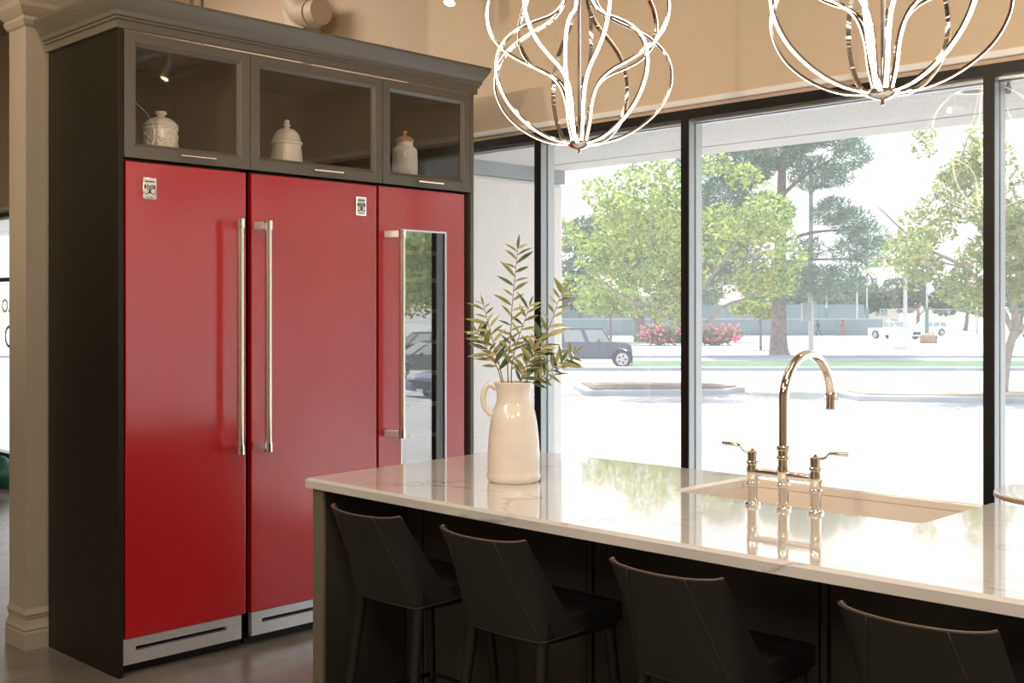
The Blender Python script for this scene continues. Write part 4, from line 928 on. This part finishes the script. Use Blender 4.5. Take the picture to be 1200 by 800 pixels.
def pole(lab, r, d, h, rad, box_=False, arms=False):
    t = thing('light_pole', lab, 'pole', P(r, d), street_rot(), 'poles outside'); put('mast', tube([(0, 0, 0), (0, 0, h)], [rad, rad * .7], 12), 'pole_pale', t, True)
    if box_: put('meter_box', bx(-.55, -.12, -.25, .2, 2.0, 3.1), 'curb', t)
    if arms: put('lamp_arm', tube([(-1, 0, h - .1), (1, 0, h - .1)], .05, 6), 'pole_pale', t); [put('lamp_head', bx(a - .35, a + .35, -.2, .2, h - .12, h + .02), 'pole_pale', t) for a in (-1, 1)]
pole('grey utility pole with a meter box right of the pine trunk', 17.75, 68.3, 11.5, .17, True)
pole('pale light pole beside the white pickup', 27.15, 79.5, 6.2, .12, arms=True)
pole('thin light pole right of the pine crown', 39, 130, 12, .12, arms=True)
pole('thin light pole above the estate car', 48, 140, 11, .12, arms=True)
pole('thin light pole near the right mullion', 55, 136, 8, .14)
pole('thin pole right of the right mullion', 62, 138, 9, .12)
for x, d in ((29, 128), (35, 128), (39.5, 128), (44, 122)): 
    t = thing('court_post', 'green-based court light post at %s' % {29: 'the left end beyond the fence', 35: 'the centre beyond the fence', 39.5: 'the right of the walkers', 44: 'the pickup'}[x], 'pole', P(x, d), street_rot(), 'court posts')
    put('sleeve', tube([(0, 0, 0), (0, 0, 3)], .22, 8), 'fence_post', t); put('mast', tube([(0, 0, 3), (0, 0, 9)], .09, 8), 'pole_pale', t)
tag(slab('utility_cabinet', '', '', 26.0, 27.0, 78.8, 79.4, -.1, 1.5, 'car_white', 'thing'), 'white utility cabinet box in front of the pickup', 'cabinet')
t = thing('low_building', 'low beige building with a grey roof behind the court', 'building', P(16, 185), street_rot()); put('wall', bx(-26, 10, 0, 14, 0, 4.6), 'building_beige', t); put('roof', bx(-27, 11, -1, 15, 4.6, 5.3), 'roof_grey', t)
for k in range(8): put('window', bx(-24 + k * 4, -22 + k * 4, -.06, .0, 1.4, 3.0), 'car_glass', t)
t = thing('low_building', 'small beige building behind the chain-link fence', 'building', P(55, 190), street_rot()); put('wall', bx(-9, 9, 0, 12, 0, 6.2), 'building_beige', t); put('roof', bx(-9.6, 9.6, -.6, 12.6, 6.2, 6.7), 'roof_grey', t)
for k in range(4): put('window', bx(-7 + k * 4, -5 + k * 4, -.06, .0, 2, 3.6), 'car_glass', t)
# dry hill behind
bm = bmesh.new(); N = 40; rows = []
for j in range(5):
    rows.append([bm.verts.new((-150 + 300 * i / N, j * 22, [0, 3.2, 6.5, 9, 10][j] * (.55 + .3 * math.sin(i * .5) + .25 * math.sin(i * .23 + 2)) )) for i in range(N + 1)])
for a, b in zip(rows, rows[1:]):
    for i in range(N): bm.faces.new((a[i], a[i + 1], b[i + 1], b[i]))
o = S(put('exterior_hill', bm, 'dry_grass', None, True)); o.location = P(20, 215); o.rotation_euler.z = street_rot()
def rock_(lab, r, d, s): o = put('boulder', blob(s, s * .7, s * .8, int(r)), 'rock', None, True); o.location = P(r, d); tag(o, lab, 'rock')
rock_('brown boulder heap on the bare ground beyond the lawn', 34.4, 95, .75)
def person(lab, r, d, ang, shirt, ph):
    t = thing('person', lab, 'person', P(r, d), street_rot(ang))
    V = [(0, 0, .95), (.02, 0, 1.18), (.04, 0, 1.40), (.05, 0, 1.50), (.07, 0, 1.66), (0, .18, 1.40), (-.16 * ph, .22, 1.14), (-.06 * ph, .22, .92), (0, -.18, 1.40), (.16 * ph, -.22, 1.14), (.28 * ph, -.2, .95), (0, .09, .90), (.22 * ph, .10, .50), (.12 * ph, .10, .06), (.26 * ph, .10, .03), (0, -.09, .90), (-.14 * ph, -.10, .50), (-.42 * ph, -.10, .12), (-.32 * ph, -.10, .03)]
    Ed = [(0, 1), (1, 2), (2, 3), (3, 4), (2, 5), (5, 6), (6, 7), (2, 8), (8, 9), (9, 10), (0, 11), (11, 12), (12, 13), (13, 14), (0, 15), (15, 16), (16, 17), (17, 18)]
    rad = [.14, .13, .15, .06, .105, .06, .045, .035, .06, .045, .035, .10, .07, .045, .04, .10, .07, .045, .04]
    me = bpy.data.meshes.new('body'); me.from_pydata(V, Ed, []); me.materials.append(MT[shirt]); o = bpy.data.objects.new('body', me); col.objects.link(o); o.parent = t
    sk_ = o.modifiers.new('skin', 'SKIN'); 
    for i, v in enumerate(me.skin_vertices[0].data): v.radius = (rad[i], rad[i])
    me.skin_vertices[0].data[0].use_root = True; o.modifiers.new('sub', 'SUBSURF').levels = 1; o.modifiers['sub'].render_levels = 1
    put('hair', lathe([(0, 1.60), (.10, 1.62), (.118, 1.70), (.09, 1.77), (0, 1.79)], 12, cx=.06), 'black', t, True)
person('person in dark red top striding along the court fence', 35.2, 122.5, 0, 'clothes_red', 1); person('person in dark clothes leaning forward left of the other walker', 32.6, 122.5, 180, 'clothes', 1.2)
